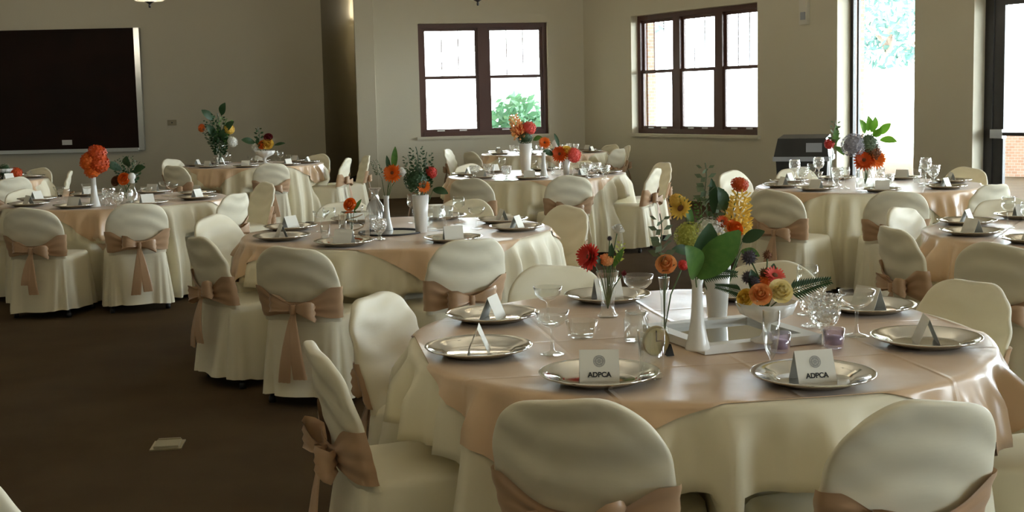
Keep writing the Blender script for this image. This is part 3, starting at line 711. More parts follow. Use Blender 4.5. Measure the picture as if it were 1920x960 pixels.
# ------------------------------------------------------------------ lay out the tables
def side(a):
    return ['right', 'back right', 'back', 'back left', 'left', 'front left', 'front', 'front right'][int(((a % 360) + 22.5)//45) % 8]
def place_seats(cx, cy, phrase, grp, seats):
    for s in seats:
        a, r, nm = s[0], s[1], s[2]; tw = s[3] if len(s) > 3 else 0; sc = s[4] if len(s) > 4 else 1.0
        x, y = cx + r*cos(radians(a)), cy + r*sin(radians(a))
        chair(x, y, radians(a + 180 + tw), 'ivory slipcovered chair with blush sash, %s of %s' % (nm, phrase), 'chairs at ' + grp, sc)
def place_settings(cx, cy, phrase, settings, lettered=False, gl=None):
    for s in settings:
        a, nm = s[0], s[1]; r = s[2] if len(s) > 2 else .725; A = radians(a); x, y = cx + r*cos(A), cy + r*sin(A)
        plate(x, y, 'silver charger plate, %s of %s' % (nm, phrase))
        jt = radians(((a*37) % 30) - 15)
        card(x - .0*cos(A), y, A + (s[3] if len(s) > 3 else jt), 'tented place card on the %s plate of %s' % (nm, phrase), lettered)
        if gl:
            kind = gl[int(a*7) % len(gl)]
            g_ = r - .25; b = A + .20
            me, nmg, m, desc = dict(w=(WINE, 'wine_glass', 'glass', 'clear wine glass'), c=(COUPE, 'coupe_glass', 'glass', 'shallow coupe glass'), t=(TUMB, 'tumbler', 'glass', 'straight clear tumbler'), g=(GOBL, 'goblet', 'cut', 'cut crystal goblet'))[kind]
            simple(nmg, me, m, cx + g_*cos(b), cy + g_*sin(b), '%s by the %s setting of %s' % (desc, nm, phrase), 'glass', 'glasses on the tables')

TA = dict(main=(.58, 3.90, 'the nearest table'), t2=(-.69, 7.30, 'the mid-left carafe table'), t3=(-3.38, 10.33, 'the table below the dark board'), t4=(-6.30, 13.9, 'the left-edge table'),
          t5=(-3.45, 16.2, 'the far left-corner table'), t6=(.27, 12.6, 'the table before the two-part window'), t9=(.50, 17.9, 'the farthest table'), t7=(3.0, 10.15, 'the table by the tall window'), t8=(3.19, 6.5, 'the right-edge table'))
OV = dict(main=-80, t2=-113, t3=-35, t4=-75, t5=-65, t6=-20, t9=-25, t7=-110, t8=-30)      # heading of an edge of each square overlay
SEATS = dict(
    main=[(200, 1.22, 'left front'), (155, 1.20, 'left back'), (248, 1.185, 'front left'), (286.5, 1.24, 'front right'), (338, 1.30, 'right'), (25, 1.22, 'back right'), (109, 1.25, 'back left'), (66, 1.24, 'back')],
    t2=[(252, 1.35, 'front left'), (293, 1.20, 'front right', 6), (215, 1.24, 'left', 4), (156, 1.37, 'back left', -4), (110, 1.55, 'back'), (76, 1.48, 'back right'), (32, 1.25, 'right', 8)],
    t3=[(264, 1.50, 'front left'), (294, 1.40, 'front right'), (339, 1.20, 'right'), (38, 1.40, 'back right'), (150, 1.2, 'back left'), (205, 1.2, 'left')],
    t4=[(20, 1.15, 'right'), (318, 1.25, 'front right'), (70, 1.25, 'back')],
    t5=[(292, 1.30, 'front'), (239, 1.40, 'front left'), (150, 1.5, 'left'), (62, 1.45, 'back right'), (352, 1.30, 'right'), (20, 1.55, 'right back')],
    t6=[(246, 1.60, 'front left'), (281, 1.42, 'front right'), (337, 1.28, 'right front'), (22, 1.50, 'right back'), (180, 1.3, 'left'), (125, 1.3, 'back left'), (66, 1.3, 'back right')],
    t9=[(165, 1.5, 'left'), (215, 1.3, 'front left'), (8, 1.25, 'right'), (36, 1.3, 'back right'), (322, 1.3, 'front right'), (80, 1.25, 'back')],
    t7=[(229, 1.60, 'front left'), (261, 1.55, 'front'), (300, 1.25, 'front right'), (38, 1.5, 'right back'), (128, 1.5, 'left'), (100, 1.5, 'back')],
    t8=[(190, 1.21, 'left'), (133, 1.18, 'back left'), (226, 1.38, 'front left'), (90, 1.3, 'back')])
for i, (k, (cx, cy, ph)) in enumerate(TA.items()): make_table(cx, cy, ph, 1.7*i+.6, OV[k], k, [(radians(q[0]), q[1]) for q in SEATS[k]])
E8 = lambda a0, nm=None: [(a0 + 45*k, side(a0+45*k)) for k in range(8)]
# nearest table
cx, cy, ph = TA['main']
place_seats(cx, cy, ph, 'the nearest table', SEATS['main'])
for a, r, nm, fa in ((200, .735, 'left front', -.37), (154, .73, 'left back', .15), (241.5, .735, 'front left', .46), (287, .745, 'front right', -.12), (339, .725, 'right', .22), (26.5, .755, 'back right', .1), (108, .715, 'back left', 0), (66, .73, 'back', .1)):
    A = radians(a); x, y = cx + r*cos(A), cy + r*sin(A)
    plate(x, y, 'silver charger plate, %s of %s' % (nm, ph)); card(x, y, A + fa, 'tented place card on the %s plate of %s' % (nm, ph), True)
# second table
cx, cy, ph = TA['t2']
place_seats(cx, cy, ph, 'the carafe table', SEATS['t2'])
place_settings(cx, cy, ph, [(251, 'front left'), (300, 'front right'), (352, 'right'), (30, 'right back'), (72, 'back right'), (118, 'back left'), (163, 'left back'), (207, 'left front')], gl='wcg')
cx, cy, ph = TA['t3']
place_seats(cx, cy, ph, 'the board table', SEATS['t3'])
place_settings(cx, cy, ph, E8(262), gl='wct')
cx, cy, ph = TA['t4']
place_seats(cx, cy, ph, 'the left-edge table', SEATS['t4'])
place_settings(cx, cy, ph, E8(20)[:4] + E8(20)[6:], gl='w')
cx, cy, ph = TA['t5']
place_seats(cx, cy, ph, 'the far left-corner table', SEATS['t5'])
place_settings(cx, cy, ph, E8(5), gl='wt')
cx, cy, ph = TA['t6']
place_seats(cx, cy, ph, 'the two-part window table', SEATS['t6'])
place_settings(cx, cy, ph, E8(263), gl='wcgt')
cx, cy, ph = TA['t9']
place_seats(cx, cy, ph, 'the farthest table', SEATS['t9'])
place_settings(cx, cy, ph, E8(250), gl='wgt')
cx, cy, ph = TA['t7']
place_seats(cx, cy, ph, 'the tall window table', SEATS['t7'])
place_settings(cx, cy, ph, [(183, 'left'), (220, 'front left'), (262, 'front'), (308, 'front right'), (5, 'right'), (50, 'back right'), (95, 'back'), (140, 'back left')], gl='wcgt')
cx, cy, ph = TA['t8']
place_seats(cx, cy, ph, 'the right-edge table', SEATS['t8'])
place_settings(cx, cy, ph, [(184, 'left'), (140, 'back left'), (219, 'front left'), (100, 'back'), (262, 'front')], gl='wg')
# stray chairs
chair(-1.235, 2.42, radians(75), 'white slipcovered chair only just showing at the bottom left edge', None)

# ------------------------------------------------------------------ nearest table: centrepiece
ph = 'the nearest table'
def T(px, py, z=ZP): v = at(px, py, z); return v
FL, FR, BR, BLc = T(1286, 668), T(1500, 645), T(1446, 600), T(1238, 620)
c0 = (FL + FR + BR + BLc)/4; ax = ((FR-FL) + (BR-BLc)); ang = atan2(ax.y, ax.x); w = ax.length/4; dpt = ((BLc-FL)+(BR-FR)).length/4
fr_ = empty('mirror_tray', (c0.x, c0.y, ZP), ang, 'white-framed square mirror tray under the vases on ' + ph, 'tray')
obj('mirror', MB().box((-w+.02, -dpt+.02, .004), (w-.02, dpt-.02, .012)).mesh('mirror', False), 'mirror', fr_)
bwid = .045
for lo, hi in (((-w, -dpt, 0), (w, -dpt+bwid, .026)), ((-w, dpt-bwid, 0), (w, dpt, .026)), ((-w, -dpt+bwid, 0), (-w+bwid, dpt-bwid, .026)), ((w-bwid, -dpt+bwid, 0), (w, dpt-bwid, .026))):
    obj('frame_rail', MB().box(lo, hi).mesh('frame_rail', False), 'whitewood', fr_)
ZF = ZP + .0265
def on_tray(u, v): return Vector((c0.x, c0.y, 0)) + Matrix.Rotation(ang, 3, 'Z') @ Vector((u, v, 0))
vb = T(1308, 655, ZF); vb.z = ZF; simple('bud_vase', BUDV, 'milk', vb.x, vb.y, 'slim white bud vase on the front of the mirror tray', 'vase', z=ZF)
vt = T(1345, 592, ZF); simple('tumbler_vase', TUMV, 'milk', vt.x, vt.y, 'white tumbler vase of hydrangea behind the mirror tray', 'vase', z=ZP)
vcp = T(1437, 640, ZF); simple('compote_bowl', COMP, 'milk', vcp.x, vcp.y, 'footed white bowl of roses on the nearest table', 'bowl', z=ZF)
vtr = T(1140, 594); simple('trumpet_vase', TRUMP, 'glass', vtr.x, vtr.y, 'clear ribbed trumpet vase with the red gerbera', 'vase', sc=(1.3, 1.3, 1.03))
vcb = T(1246, 640); simple('clear_bud_vase', CBUD, 'glass', vcb.x, vcb.y, 'slim clear vase with the peach rose on the nearest table', 'vase', sc=.95)
def F(kind, v, zb, px, py, dy, size, col, label, nrm=None, leaves=0): return flower(kind, (v.x, v.y, zb), atY(px, py, v.y + dy), size, col, label, nrm, leaves)
# trumpet vase
F('gerbera', vtr, ZP+.03, 1108, 482, -.01, .052, 'red', 'red gerbera daisy facing left in the clear trumpet vase', (-.9, -.55, .25))
F('carn', vtr, ZP+.03, 1137, 487, .0, .026, 'peach', 'small tan-orange bloom in the clear trumpet vase', (0, -.6, 1))
F('rose', vtr, ZP+.03, 1158, 432, .02, .026, 'white', 'white bud standing tall in the clear trumpet vase', (.3, -.3, 1))
F('sprig', vtr, ZP+.03, 1166, 452, .0, .10, 'lime', 'yellow-green sprig at the right of the clear trumpet vase', (.25, 0, 1))
F('thistle', vtr, ZP+.03, 1143, 447, .0, .011, 'thistle', 'dark thin thistle in the clear trumpet vase')
F('rose2', vtr, ZP+.03, 1168, 512, -.02, .014, 'darkred', 'tiny dark red bud drooping from the clear trumpet vase', (.8, -.3, -.2))
F('leafn', vtr, ZP+.03, 1132, 500, .0, .07, 'dleaf', 'dark narrow leaf left of the tan-orange bloom', (-.5, -.2, .5))
F('leafn', vtr, ZP+.03, 1150, 500, .0, .08, 'leaf', 'green narrow leaf right of the tan-orange bloom', (.4, -.2, .8))
F('leafn', vtr, ZP+.03, 1144, 495, .0, .075, 'dleaf', 'dark upright leaf behind the tan-orange bloom', (.05, 0, 1))
# clear bud vase
F('rose', vcb, ZP+.03, 1249, 497, 0, .036, 'peach', 'peach-orange rose in the slim clear vase', (-.2, -.9, .6), 0)
F('carn', vcb, ZP+.03, 1281, 497, .01, .017, 'red', 'small red bloom beside the peach rose', (.5, -.7, .3))
F('sprig', vcb, ZP+.03, 1237, 400, .02, .20, 'sage', 'tall thin grass sprig in the slim clear vase', (-.05, 0, 1))
# white bud vase and tumbler vase
tb = ZF + .17
F('leaf', vb, tb, 1308, 520, -.02, .185, 'leaf', 'broad green leaf rising right from the slim white bud vase', (.75, -.12, .85))
F('leaf', vb, tb, 1304, 520, -.04, .15, 'leaf', 'broad green leaf folded over the slim white bud vase', (-.35, -.45, .62))
F('leaf', vb, tb, 1310, 516, -.01, .16, 'dleaf', 'dark broad leaf standing upright above the slim white bud vase', (.15, -.05, .95))
tv = ZP + .03
F('cluster', vt, tv, 1330, 440, -.0, .066, 'white', 'white hydrangea head above the white tumbler vase', (0, -.4, 1))
F('cluster', vt, tv, 1292, 442, -.01, .052, 'lime', 'yellow-green hydrangea head left of the white one', (-.4, -.6, .7))
F('gerbera2', vt, tv, 1278, 392, 0, .044, 'yellow', 'yellow orchid-like bloom at the left of the tall bouquet', (-.6, -.6, .5))
F('rose', vt, tv, 1352, 450, -.05, .026, 'cream', 'cream bloom at the right of the white hydrangea', (.5, -.7, .5))
F('spike', vt, tv, 1390, 362, .02, .14, 'yellow', 'peach-yellow snapdragon spike below the red carnation', (.15, -.05, 1))
F('carn', vt, tv, 1387, 346, .02, .030, 'dorange', 'red-orange carnation topping the tall bouquet', (.1, -.5, .8))
F('rose2', vt, tv, 1376, 430, -.02, .034, 'orange', 'soft orange bloom at the foot of the snapdragon', (.4, -.8, .4))
F('gerbera2', vt, tv, 1354, 416, -.01, .024, 'dorange', 'rust bloom tucked behind the soft orange bloom', (.1, -.7, .5))
F('sprig', vt, tv, 1322, 305, .03, .19, 'sage', 'tall eucalyptus sprig reaching highest above the bouquet', (-.02, 0, 1))
F('sprig', vt, tv, 1345, 350, .05, .15, 'sage', 'second eucalyptus sprig left of the snapdragon', (.1, 0, 1))
F('sprigf', vt, tv, 1310, 368, .04, .13, 'leaf', 'feathery green sprig behind the yellow bloom', (-.2, 0, 1))
F('leaf', vt, tv, 1392, 452, .0, .085, 'dleaf', 'dark leaf jutting right of the soft orange bloom', (.8, -.3, .35))
F('leaf', vt, tv, 1390, 470, .0, .07, 'leaf', 'green leaf drooping right below the dark leaf', (.6, -.4, -.25))
F('frond', vt, ZP+.19, 1312, 514, -.20, .12, 'dleaf', 'dark fern frond lying right across the white tumbler vase', (1, -.25, -.05))
F('leaf', vt, tv, 1296, 472, -.03, .075, 'dleaf', 'dark leaf pointing left below the yellow-green hydrangea', (-1, -.25, .1))
F('leafn', vt, tv, 1300, 420, .02, .11, 'leaf', 'slim green leaf behind the yellow-green hydrangea', (-.5, 0, .9))
F('leafn', vt, tv, 1338, 400, .03, .12, 'dleaf', 'slim dark leaf standing left of the snapdragon', (-.1, 0, 1))
F('leaf', vt, tv, 1360, 395, .03, .09, 'dleaf', 'dark leaf just behind the rust bloom', (-.3, -.1, .7))
F('carn', vt, tv, 1268, 376, .02, .026, 'yellow', 'small yellow bloom above the orchid-like one', (-.5, -.6, .6))
# compote
F('leaf', vcp, ZF + .095, 1412, 545, .01, .07, 'dleaf', 'dark leaf standing behind the golden rose', (-.2, -.1, 1))
F('leaf', vcp, ZF + .095, 1440, 535, .03, .07, 'dleaf', 'dark leaf standing behind the small orange carnation', (.2, 0, 1))
cz = ZF + .095
F('rose', vcp, cz, 1426, 553, -.055, .036, 'peach', 'peach rose at the front of the footed bowl', (-.15, -1, .45))
F('rose2', vcp, cz, 1462, 547, -.045, .040, 'cream', 'pale yellow rose at the right of the footed bowl', (.15, -1, .5))
F('rose', vcp, cz, 1400, 560, -.02, .032, 'yellow', 'golden rose at the left edge of the footed bowl', (-.6, -.7, .4))
F('gerbera2', vcp, cz, 1452, 518, .0, .034, 'coral', 'red-orange bloom behind the pale yellow rose', (.2, -.6, .8))
F('carn', vcp, cz, 1432, 530, .02, .030, 'orange', 'small orange carnation behind the peach rose')
F('thistle', vcp, cz, 1405, 482, .02, .028, 'thistle', 'dark thistle high at the left of the footed bowl')
F('thistle', vcp, cz, 1439, 478, .03, .017, 'brown', 'brown seed ball on the tallest stem of the footed bowl')
F('thistle', vcp, cz, 1403, 520, .0, .024, 'thistle', 'dark thistle low at the left of the footed bowl')
F('thistle', vcp, cz, 1434, 512, .02, .020, 'brown', 'brown seed ball just above the roses')
F('thistle', vcp, cz, 1416, 528, -.02, .020, 'thistle', 'small dark thistle above the peach rose')
F('frond', vcp, cz, 1478, 548, -.02, .13, 'dleaf', 'dark fern frond pointing right out of the footed bowl', (1, -.05, .22))
F('frond', vcp, cz, 1392, 548, .02, .09, 'dleaf', 'short fern frond pointing left out of the footed bowl', (-1, -.1, .2))
# glassware on the nearest table
def GL(name, me, m, px, py, label, sc=1.0, cat='glass', z=None):
    p = T(px, py); return simple(name, me, m, p.x, p.y, label, cat, 'glassware on the nearest table', sc=sc, z=z)
GL('coupe_glass', COUPE, 'glass', 1036, 664, 'clear coupe glass nearest the left front plate', 1.05)
GL('coupe_glass', COUPE, 'glass', 1028, 606, 'clear coupe glass just right of the left back plate')
GL('glass_dish', DISH, 'glass', 1091, 632, 'small fluted clear glass dish left of the tray', 1.0, 'dish')
GL('coupe_glass', COUPE, 'glass', 1197, 588, 'clear coupe glass behind the trumpet vase', 1.1)
GL('glass_jar', JAR, 'glass', 1193, 640, 'round clear glass jar left of the tray', .85, 'jar')
GL('tumbler', TUMB, 'glass', 1222, 708, 'tall straight tumbler on the front left plate', 1.15)
GL('goblet', GOBL, 'cut', 1546, 642, 'sparkling cut crystal goblet right of the tray', 1.25)
GL('goblet', GOBL, 'cut', 1522, 612, 'cut crystal goblet behind the sparkling one', 1.1)
GL('wine_glass', COUPE, 'glass', 1606, 630, 'stemmed glass left of the right plate', 1.15)
GL('champagne_flute', FLUTE, 'glass', 1446, 712, 'thin clear flute on the front right plate', .95)
GL('wine_glass', WINE, 'glass', 1514, 590, 'wine glass behind the goblets', 1.0)
for px, py, lb in ((1462, 660, 'lilac glass votive at the right corner of the tray'), (1563, 652, 'lilac glass votive beside the cut goblet')):
    p = T(px, py); e = empty('votive_candle', (p.x, p.y, ZP), 0, lb, 'candle', 'lilac votives'); obj('holder', VOT, 'lilac', e); obj('wax', WAXM, 'wax', e)
p = T(1231, 668); e = empty('small_clock', (p.x, p.y, ZP), .25, 'small round gold-faced clock on a black foot left of the tray', 'clock')
fm = MB()
rows = [[(r*cos(2*pi*j/28), y, .046 + r*1.1*sin(2*pi*j/28)) for j in range(28)] for r, y in ((.036, .0), (.040, -.004), (.042, .004), (.040, .012), (.036, .010))]
obj('case', MB().grid(rows, True), 'brass', e)
obj('dial', MB().add([(.037*cos(2*pi*j/28), .001, .046+.0405*sin(2*pi*j/28)) for j in range(28)], [tuple(range(28))]).mesh('dial', False), 'gold', e)
obj('hand', MB().box((-.0015, -.002, .044), (.0015, .0, .078)).mesh('hand', False), 'ink', e); obj('hand', MB().box((0, -.002, .0445), (.024, .0, .0475)).mesh('hand', False), 'ink', e)
obj('foot', MB().add([(.03, -.012, 0), (.052, -.012, 0), (.046, -.002, .034), (.03, .012, 0), (.052, .012, 0), (.040, .004, .034)], [(0,1,2), (5,4,3), (0,2,5,3), (1,4,5,2), (0,3,4,1)]).mesh('foot', False), 'blackp', e)

# ------------------------------------------------------------------ centrepieces of the other tables
def vase_at(px, py, kind, label, sc=1.0):
    p = at(px, py, ZP); me, m, nm = dict(bud=(BUDV, 'milk', 'bud_vase'), tum=(TUMV, 'milk', 'tumbler_vase'), cbud=(CBUD, 'glass', 'clear_bud_vase'), jar=(JAR, 'glass', 'jar_vase'), trump=(TRUMP, 'glass', 'trumpet_vase'), comp=(COMP, 'milk', 'compote_bowl'))[kind]
    simple(nm, me, m, p.x, p.y, label, 'bowl' if kind == 'comp' else 'vase', 'vases on the tables', sc=sc); return p
def FF(kind, v, px, py, size, col, label, nrm=None, dy=0.0, zb=.05): return flower(kind, (v.x, v.y, ZP+zb), atY(px, py, v.y+dy), size, col, label, nrm, 0, 'flowers on the tables')
# carafe table
v = vase_at(726, 432, 'bud', 'white bud vase beside the carafe', 1.0)
FF('gerbera', v, 736, 325, .060, 'orange', 'orange gerbera above the white bud vase beside the carafe', (-.1, -1, .3), zb=.15)
FF('leafn', v, 738, 318, .14, 'leaf', 'narrow green blade behind the carafe table gerbera', (.1, 0, 1), zb=.15); FF('leafn', v, 730, 322, .10, 'dleaf', 'second narrow blade behind the carafe table gerbera', (-.15, 0, 1), zb=.15)
FF('carn', v, 753, 322, .030, 'white', 'small white bloom right of the carafe table gerbera', (.4, -.7, .4), zb=.15)
FF('sprigf', v, 700, 300, .13, 'sage', 'grey-green sprig above the carafe', (-.4, 0, 1), zb=.15)
v = vase_at(790, 436, 'tum', 'white tumbler vase of dark greenery on the carafe table', 1.1)
for k, (px, py, s, c, l) in enumerate(((780, 275, .26, 'dleaf', 'tallest dark feathery sprig on the carafe table'), (800, 285, .24, 'dleaf', 'dark feathery sprig right of the tallest on the carafe table'), (765, 290, .22, 'sage', 'grey-green feathery sprig left of the tallest on the carafe table'), (790, 305, .22, 'dleaf', 'bushy dark sprig in the middle of the carafe table greenery'), (772, 315, .2, 'leaf', 'green sprig low in the carafe table greenery'), (805, 310, .18, 'dleaf', 'dark sprig low at the right of the carafe table greenery'))):
    FF('sprigf', v, px, py, s, c, l, ((px-788)*.01, 0, 1), zb=.1)
FF('carn', v, 809, 323, .036, 'red', 'red bloom at the right of the carafe table greenery', (.6, -.7, .3)); FF('gerbera2', v, 794, 350, .042, 'orange', 'orange bloom low in the white tumbler vase on the carafe table', (.2, -1, .2), dy=-.05)
FF('leaf', v, 812, 355, .10, 'dleaf', 'dark leaf drooping right of the carafe table tumbler vase', (.8, -.2, -.3)); FF('cluster', v, 780, 338, .075, 'dleaf', 'dark green flower cluster in the carafe table tumbler vase', (0, -.7, .6), dy=-.02)
v = vase_at(660, 447, 'cbud', 'clear bud vase at the front of the carafe table', .9)
FF('rose', v, 657, 384, .042, 'orange', 'single orange rose at the front of the carafe table', (-.3, -1, .4), zb=.03); FF('leafn', v, 664, 395, .08, 'leaf', 'leaf right of the single orange rose', (.5, 0, .7), zb=.03)
p = at(705, 432, ZP); simple('carafe', CARAFE, 'ribbed', p.x, p.y, 'ribbed clear glass carafe on the mid-left table', 'carafe', sc=1.05)
p = at(818, 432, ZP); simple('glass_jar', JAR, 'glass', p.x, p.y, 'clear glass jar right of the white tumbler vase', 'jar', sc=1.3)
p = at(733, 436, ZP); o = empty('round_mirror', (p.x, p.y, ZP), 0, 'dark-rimmed round mirror under the carafe', 'mirror'); obj('glass', MB().lathe([(.001, .0015), (.18, .0015)], 36), 'mirror', o); obj('rim', MB().lathe([(.178, 0), (.195, 0), (.195, .008), (.178, .008), (.178, 0)], 36), 'black', o)
p = at(664, 452, ZP); e = empty('glass_cube', (p.x, p.y+.06, ZP), .3, 'clear square glass block vase behind the front left card', 'vase')
obj('side_walls', MB().box((-.07, -.07, 0), (.07, .07, .16)).mesh('side_walls', False), 'glass', e); obj('cord', MB().tube([(.05*cos(a*.7), .05*sin(a*.7), .01+.008*a) for a in range(18)], .004), 'tan', e)
GG = lambda nm, me, m, px, py, lb, sc=1.0: (lambda p: simple(nm, me, m, p.x, p.y, lb, 'glass', 'glasses on the tables', sc=sc))(at(px, py, ZP))
GG('tumbler', TUMB, 'glass', 610, 452, 'short tumbler left of the front left card of the carafe table', .8); GG('tumbler', TUMB, 'glass', 643, 430, 'short tumbler behind the orange rose', .8)
# board table
v = vase_at(178, 388, 'bud', 'white bud vase of the orange bouquet below the board', 1.25)
for k, (px, py, s, c, l) in enumerate(((182, 288, .075, 'dorange', 'top orange bloom'), (165, 302, .075, 'orange', 'left orange bloom'), (186, 306, .08, 'dorange', 'right orange bloom'), (173, 318, .07, 'orange', 'lowest orange bloom'))):
    FF('carn', v, px, py, s, c, l + ' of the bouquet below the board', ((px-176)*.05, -.8, .5), zb=.15)
v = vase_at(238, 384, 'jar', 'glass jar of dark greenery below the board', 1.2)
for k, (px, py, l) in enumerate(((215, 300, 'left'), (240, 292, 'middle'), (262, 303, 'right'))): FF('sprigf', v, px, py, .24, 'dleaf', l + ' dark sprig in the jar below the board', ((px-238)*.02, 0, 1), zb=.1)
for px, py, l, nr in ((228, 318, 'left', (-.8, -.3, .3)), (250, 322, 'right', (.9, -.3, .2)), (240, 312, 'middle', (.2, -.5, .6))): FF('leaf', v, px, py, .14, 'dleaf', l + ' dark leaf in the jar below the board', nr, zb=.1)
FF('rose', v, 233, 336, .055, 'orange', 'orange rose low in the jar below the board', (-.1, -1, .3), dy=-.08); FF('rose2', v, 218, 340, .045, 'brown', 'rust rose left of the orange one below the board', (-.3, -1, .3), dy=-.05)
def shaker(px, py, lb, sc=1.0):
    p = at(px, py, ZP); e = empty('glass_bottle', (p.x, p.y, ZP), 0, lb, 'bottle'); e.scale = (sc,)*3
    obj('body', lathe_mesh('body', [(.001, 0), (.034, 0), (.036, .01), (.034, .09), (.016, .13), (.014, .17), (.001, .17)], 20), 'glass', e)
    obj('stopper', lathe_mesh('stopper', [(.014, .165), (.02, .17), (.017, .19), (.026, .205), (.027, .22), (.016, .238), (.001, .242)], 20), 'milk', e)
shaker(250, 386, 'stoppered glass bottle in the middle of the table below the board', 1.1)
GG('goblet', GOBL, 'cut', 205, 386, 'cut goblet right of the orange bouquet below the board', 1.2); GG('goblet', GOBL, 'cut', 222, 392, 'cut goblet in front of the jar below the board', 1.1); GG('tumbler', TUMB, 'glass', 190, 384, 'tumbler beside the orange bouquet below the board', 1.1)
# left-edge table
p = at(24, 336, ZP); v = vase_at(12, 338, 'comp', 'low white bowl of flowers on the left-edge table', 1.1)
FF('cluster', v, 10, 322, .09, 'dleaf', 'dark green cluster in the bowl of the left-edge table', None, zb=.1); FF('carn', v, 30, 324, .07, 'dorange', 'dim orange bloom on the left-edge table', (.3, -.6, .6), zb=.1)
# far left-corner table
v = vase_at(415, 312, 'trump', 'tall clear vase of greenery on the far left-corner table', 2.4)
for k, (px, py, s, c, l) in enumerate(((408, 212, .5, 'dleaf', 'tallest green sprig'), (392, 222, .48, 'dleaf', 'left green sprig'), (425, 222, .48, 'leaf', 'right green sprig'), (400, 240, .45, 'dleaf', 'lower left green sprig'), (420, 240, .45, 'dleaf', 'lower right green sprig'), (384, 236, .4, 'sage', 'outer left green sprig'), (411, 250, .4, 'dleaf', 'central green sprig'))):
    FF('sprigf', v, px, py, s, c, l + ' of the far left-corner table', ((px-410)*.02, 0, 1), zb=.2)
for px, py, l in ((400, 225, 'upper left'), (415, 215, 'top'), (422, 245, 'right'), (404, 255, 'lower left'), (414, 265, 'lowest')): FF('leaf', v, px, py, .20, 'dleaf', l + ' dark leaf of the far left-corner vase', ((px-410)*.08, -.3, .7), zb=.2)
FF('carn', v, 430, 242, .07, 'yellow', 'yellow bloom in the tall far left-corner vase', (.6, -.6, .4), zb=.2); FF('carn', v, 436, 266, .07, 'white', 'white bloom right of the far left-corner greenery', (.6, -.6, .2), zb=.2); FF('carn', v, 378, 240, .055, 'orange', 'dim orange bloom left of the far left-corner greenery', (-.6, -.6, .2), zb=.2)
v = vase_at(497, 308, 'comp', 'white bowl of yellow and red flowers on the far left-corner table', 1.5)
FF('rose', v, 502, 270, .085, 'yellow', 'yellow rose in the bowl of the far left-corner table', (.1, -1, .3), zb=.1); FF('rose2', v, 503, 258, .065, 'darkred', 'dark red rose above the yellow one, far left corner', (.1, -.8, .6), zb=.1)
FF('rose', v, 492, 272, .065, 'orange', 'amber rose left of the yellow one, far left corner', (-.3, -1, .3), zb=.1); FF('sprig', v, 484, 238, .35, 'dleaf', 'dark upright sprig in the far left-corner bowl', (-.05, 0, 1), zb=.1)
FF('leaf', v, 478, 268, .18, 'dleaf', 'dark leaf at the left of the far left-corner bowl', (-1, -.2, .2), zb=.1); FF('leafn', v, 515, 272, .16, 'dleaf', 'dark leaf at the right of the far left-corner bowl', (1, -.2, .1), zb=.1); FF('carn', v, 477, 275, .05, 'white', 'white bloom low left in the far left-corner bowl', (-.5, -.8, .1), zb=.1)
# two-part window table
v = vase_at(986, 325, 'tum', 'tall white vase before the two-part window', 1.55)
FF('carn', v, 992, 240, .075, 'coral', 'coral red bloom before the two-part window', (.2, -.9, .4)); FF('carn', v, 976, 244, .07, 'dorange', 'rust bloom left of the coral one before the window', (-.3, -.9, .3)); FF('cluster', v, 984, 258, .085, 'dleaf', 'dark green collar of the tall white window vase', (0, -.3, 1))
FF('spike', v, 962, 218, .22, 'peach', 'amber flower spike leaning left before the two-part window', (-.35, 0, 1)); FF('sprigf', v, 988, 218, .2, 'sage', 'grey-green sprig above the coral bloom', (.1, 0, 1)); FF('sprig', v, 958, 250, .18, 'lime', 'pale sprig drooping left of the tall window vase', (-.8, -.2, .2)); FF('leaf', v, 1000, 262, .12, 'leaf', 'green leaf at the right of the tall window vase', (.8, -.4, .1))
v = vase_at(1020, 334, 'bud', 'white bud vase with one orange flower before the two-part window', 1.2)
FF('gerbera', v, 1021, 268, .062, 'orange', 'single orange gerbera before the two-part window', (0, -1, .35), zb=.15)
v = vase_at(1062, 332, 'tum', 'short white vase of coral flowers before the two-part window', .85)
FF('gerbera', v, 1050, 289, .085, 'dorange', 'deep orange gerbera in the short white vase', (-.3, -1, .2)); FF('rose', v, 1062, 285, .065, 'yellow', 'yellow rose in the short white vase', (.1, -1, .4)); FF('carn', v, 1076, 291, .075, 'coral', 'coral bloom at the right of the short white vase', (.5, -.8, .2)); FF('leaf', v, 1038, 290, .13, 'dleaf', 'dark leaf at the left of the short white vase', (-.9, -.3, .2)); FF('leafn', v, 1048, 275, .14, 'dleaf', 'dark blade above the deep orange gerbera', (-.3, 0, .8))
shaker(1043, 328, 'stoppered glass bottle shining before the two-part window', 1.5)
for px, py, w_ in ((890, 336, 'leftmost of the goblets'), (915, 332, 'second goblet from the left'), (950, 338, 'goblet just left of the tall white vase'), (1100, 334, 'goblet just right of the coral flowers'), (1118, 330, 'second goblet right of the coral flowers'), (1135, 336, 'rightmost of the goblets')): GG('goblet', GOBL, 'cut', px, py, w_ + ' before the two-part window', 1.15)
v = vase_at(1000, 290, 'jar', 'small clear jar on the farthest table', 1.3)
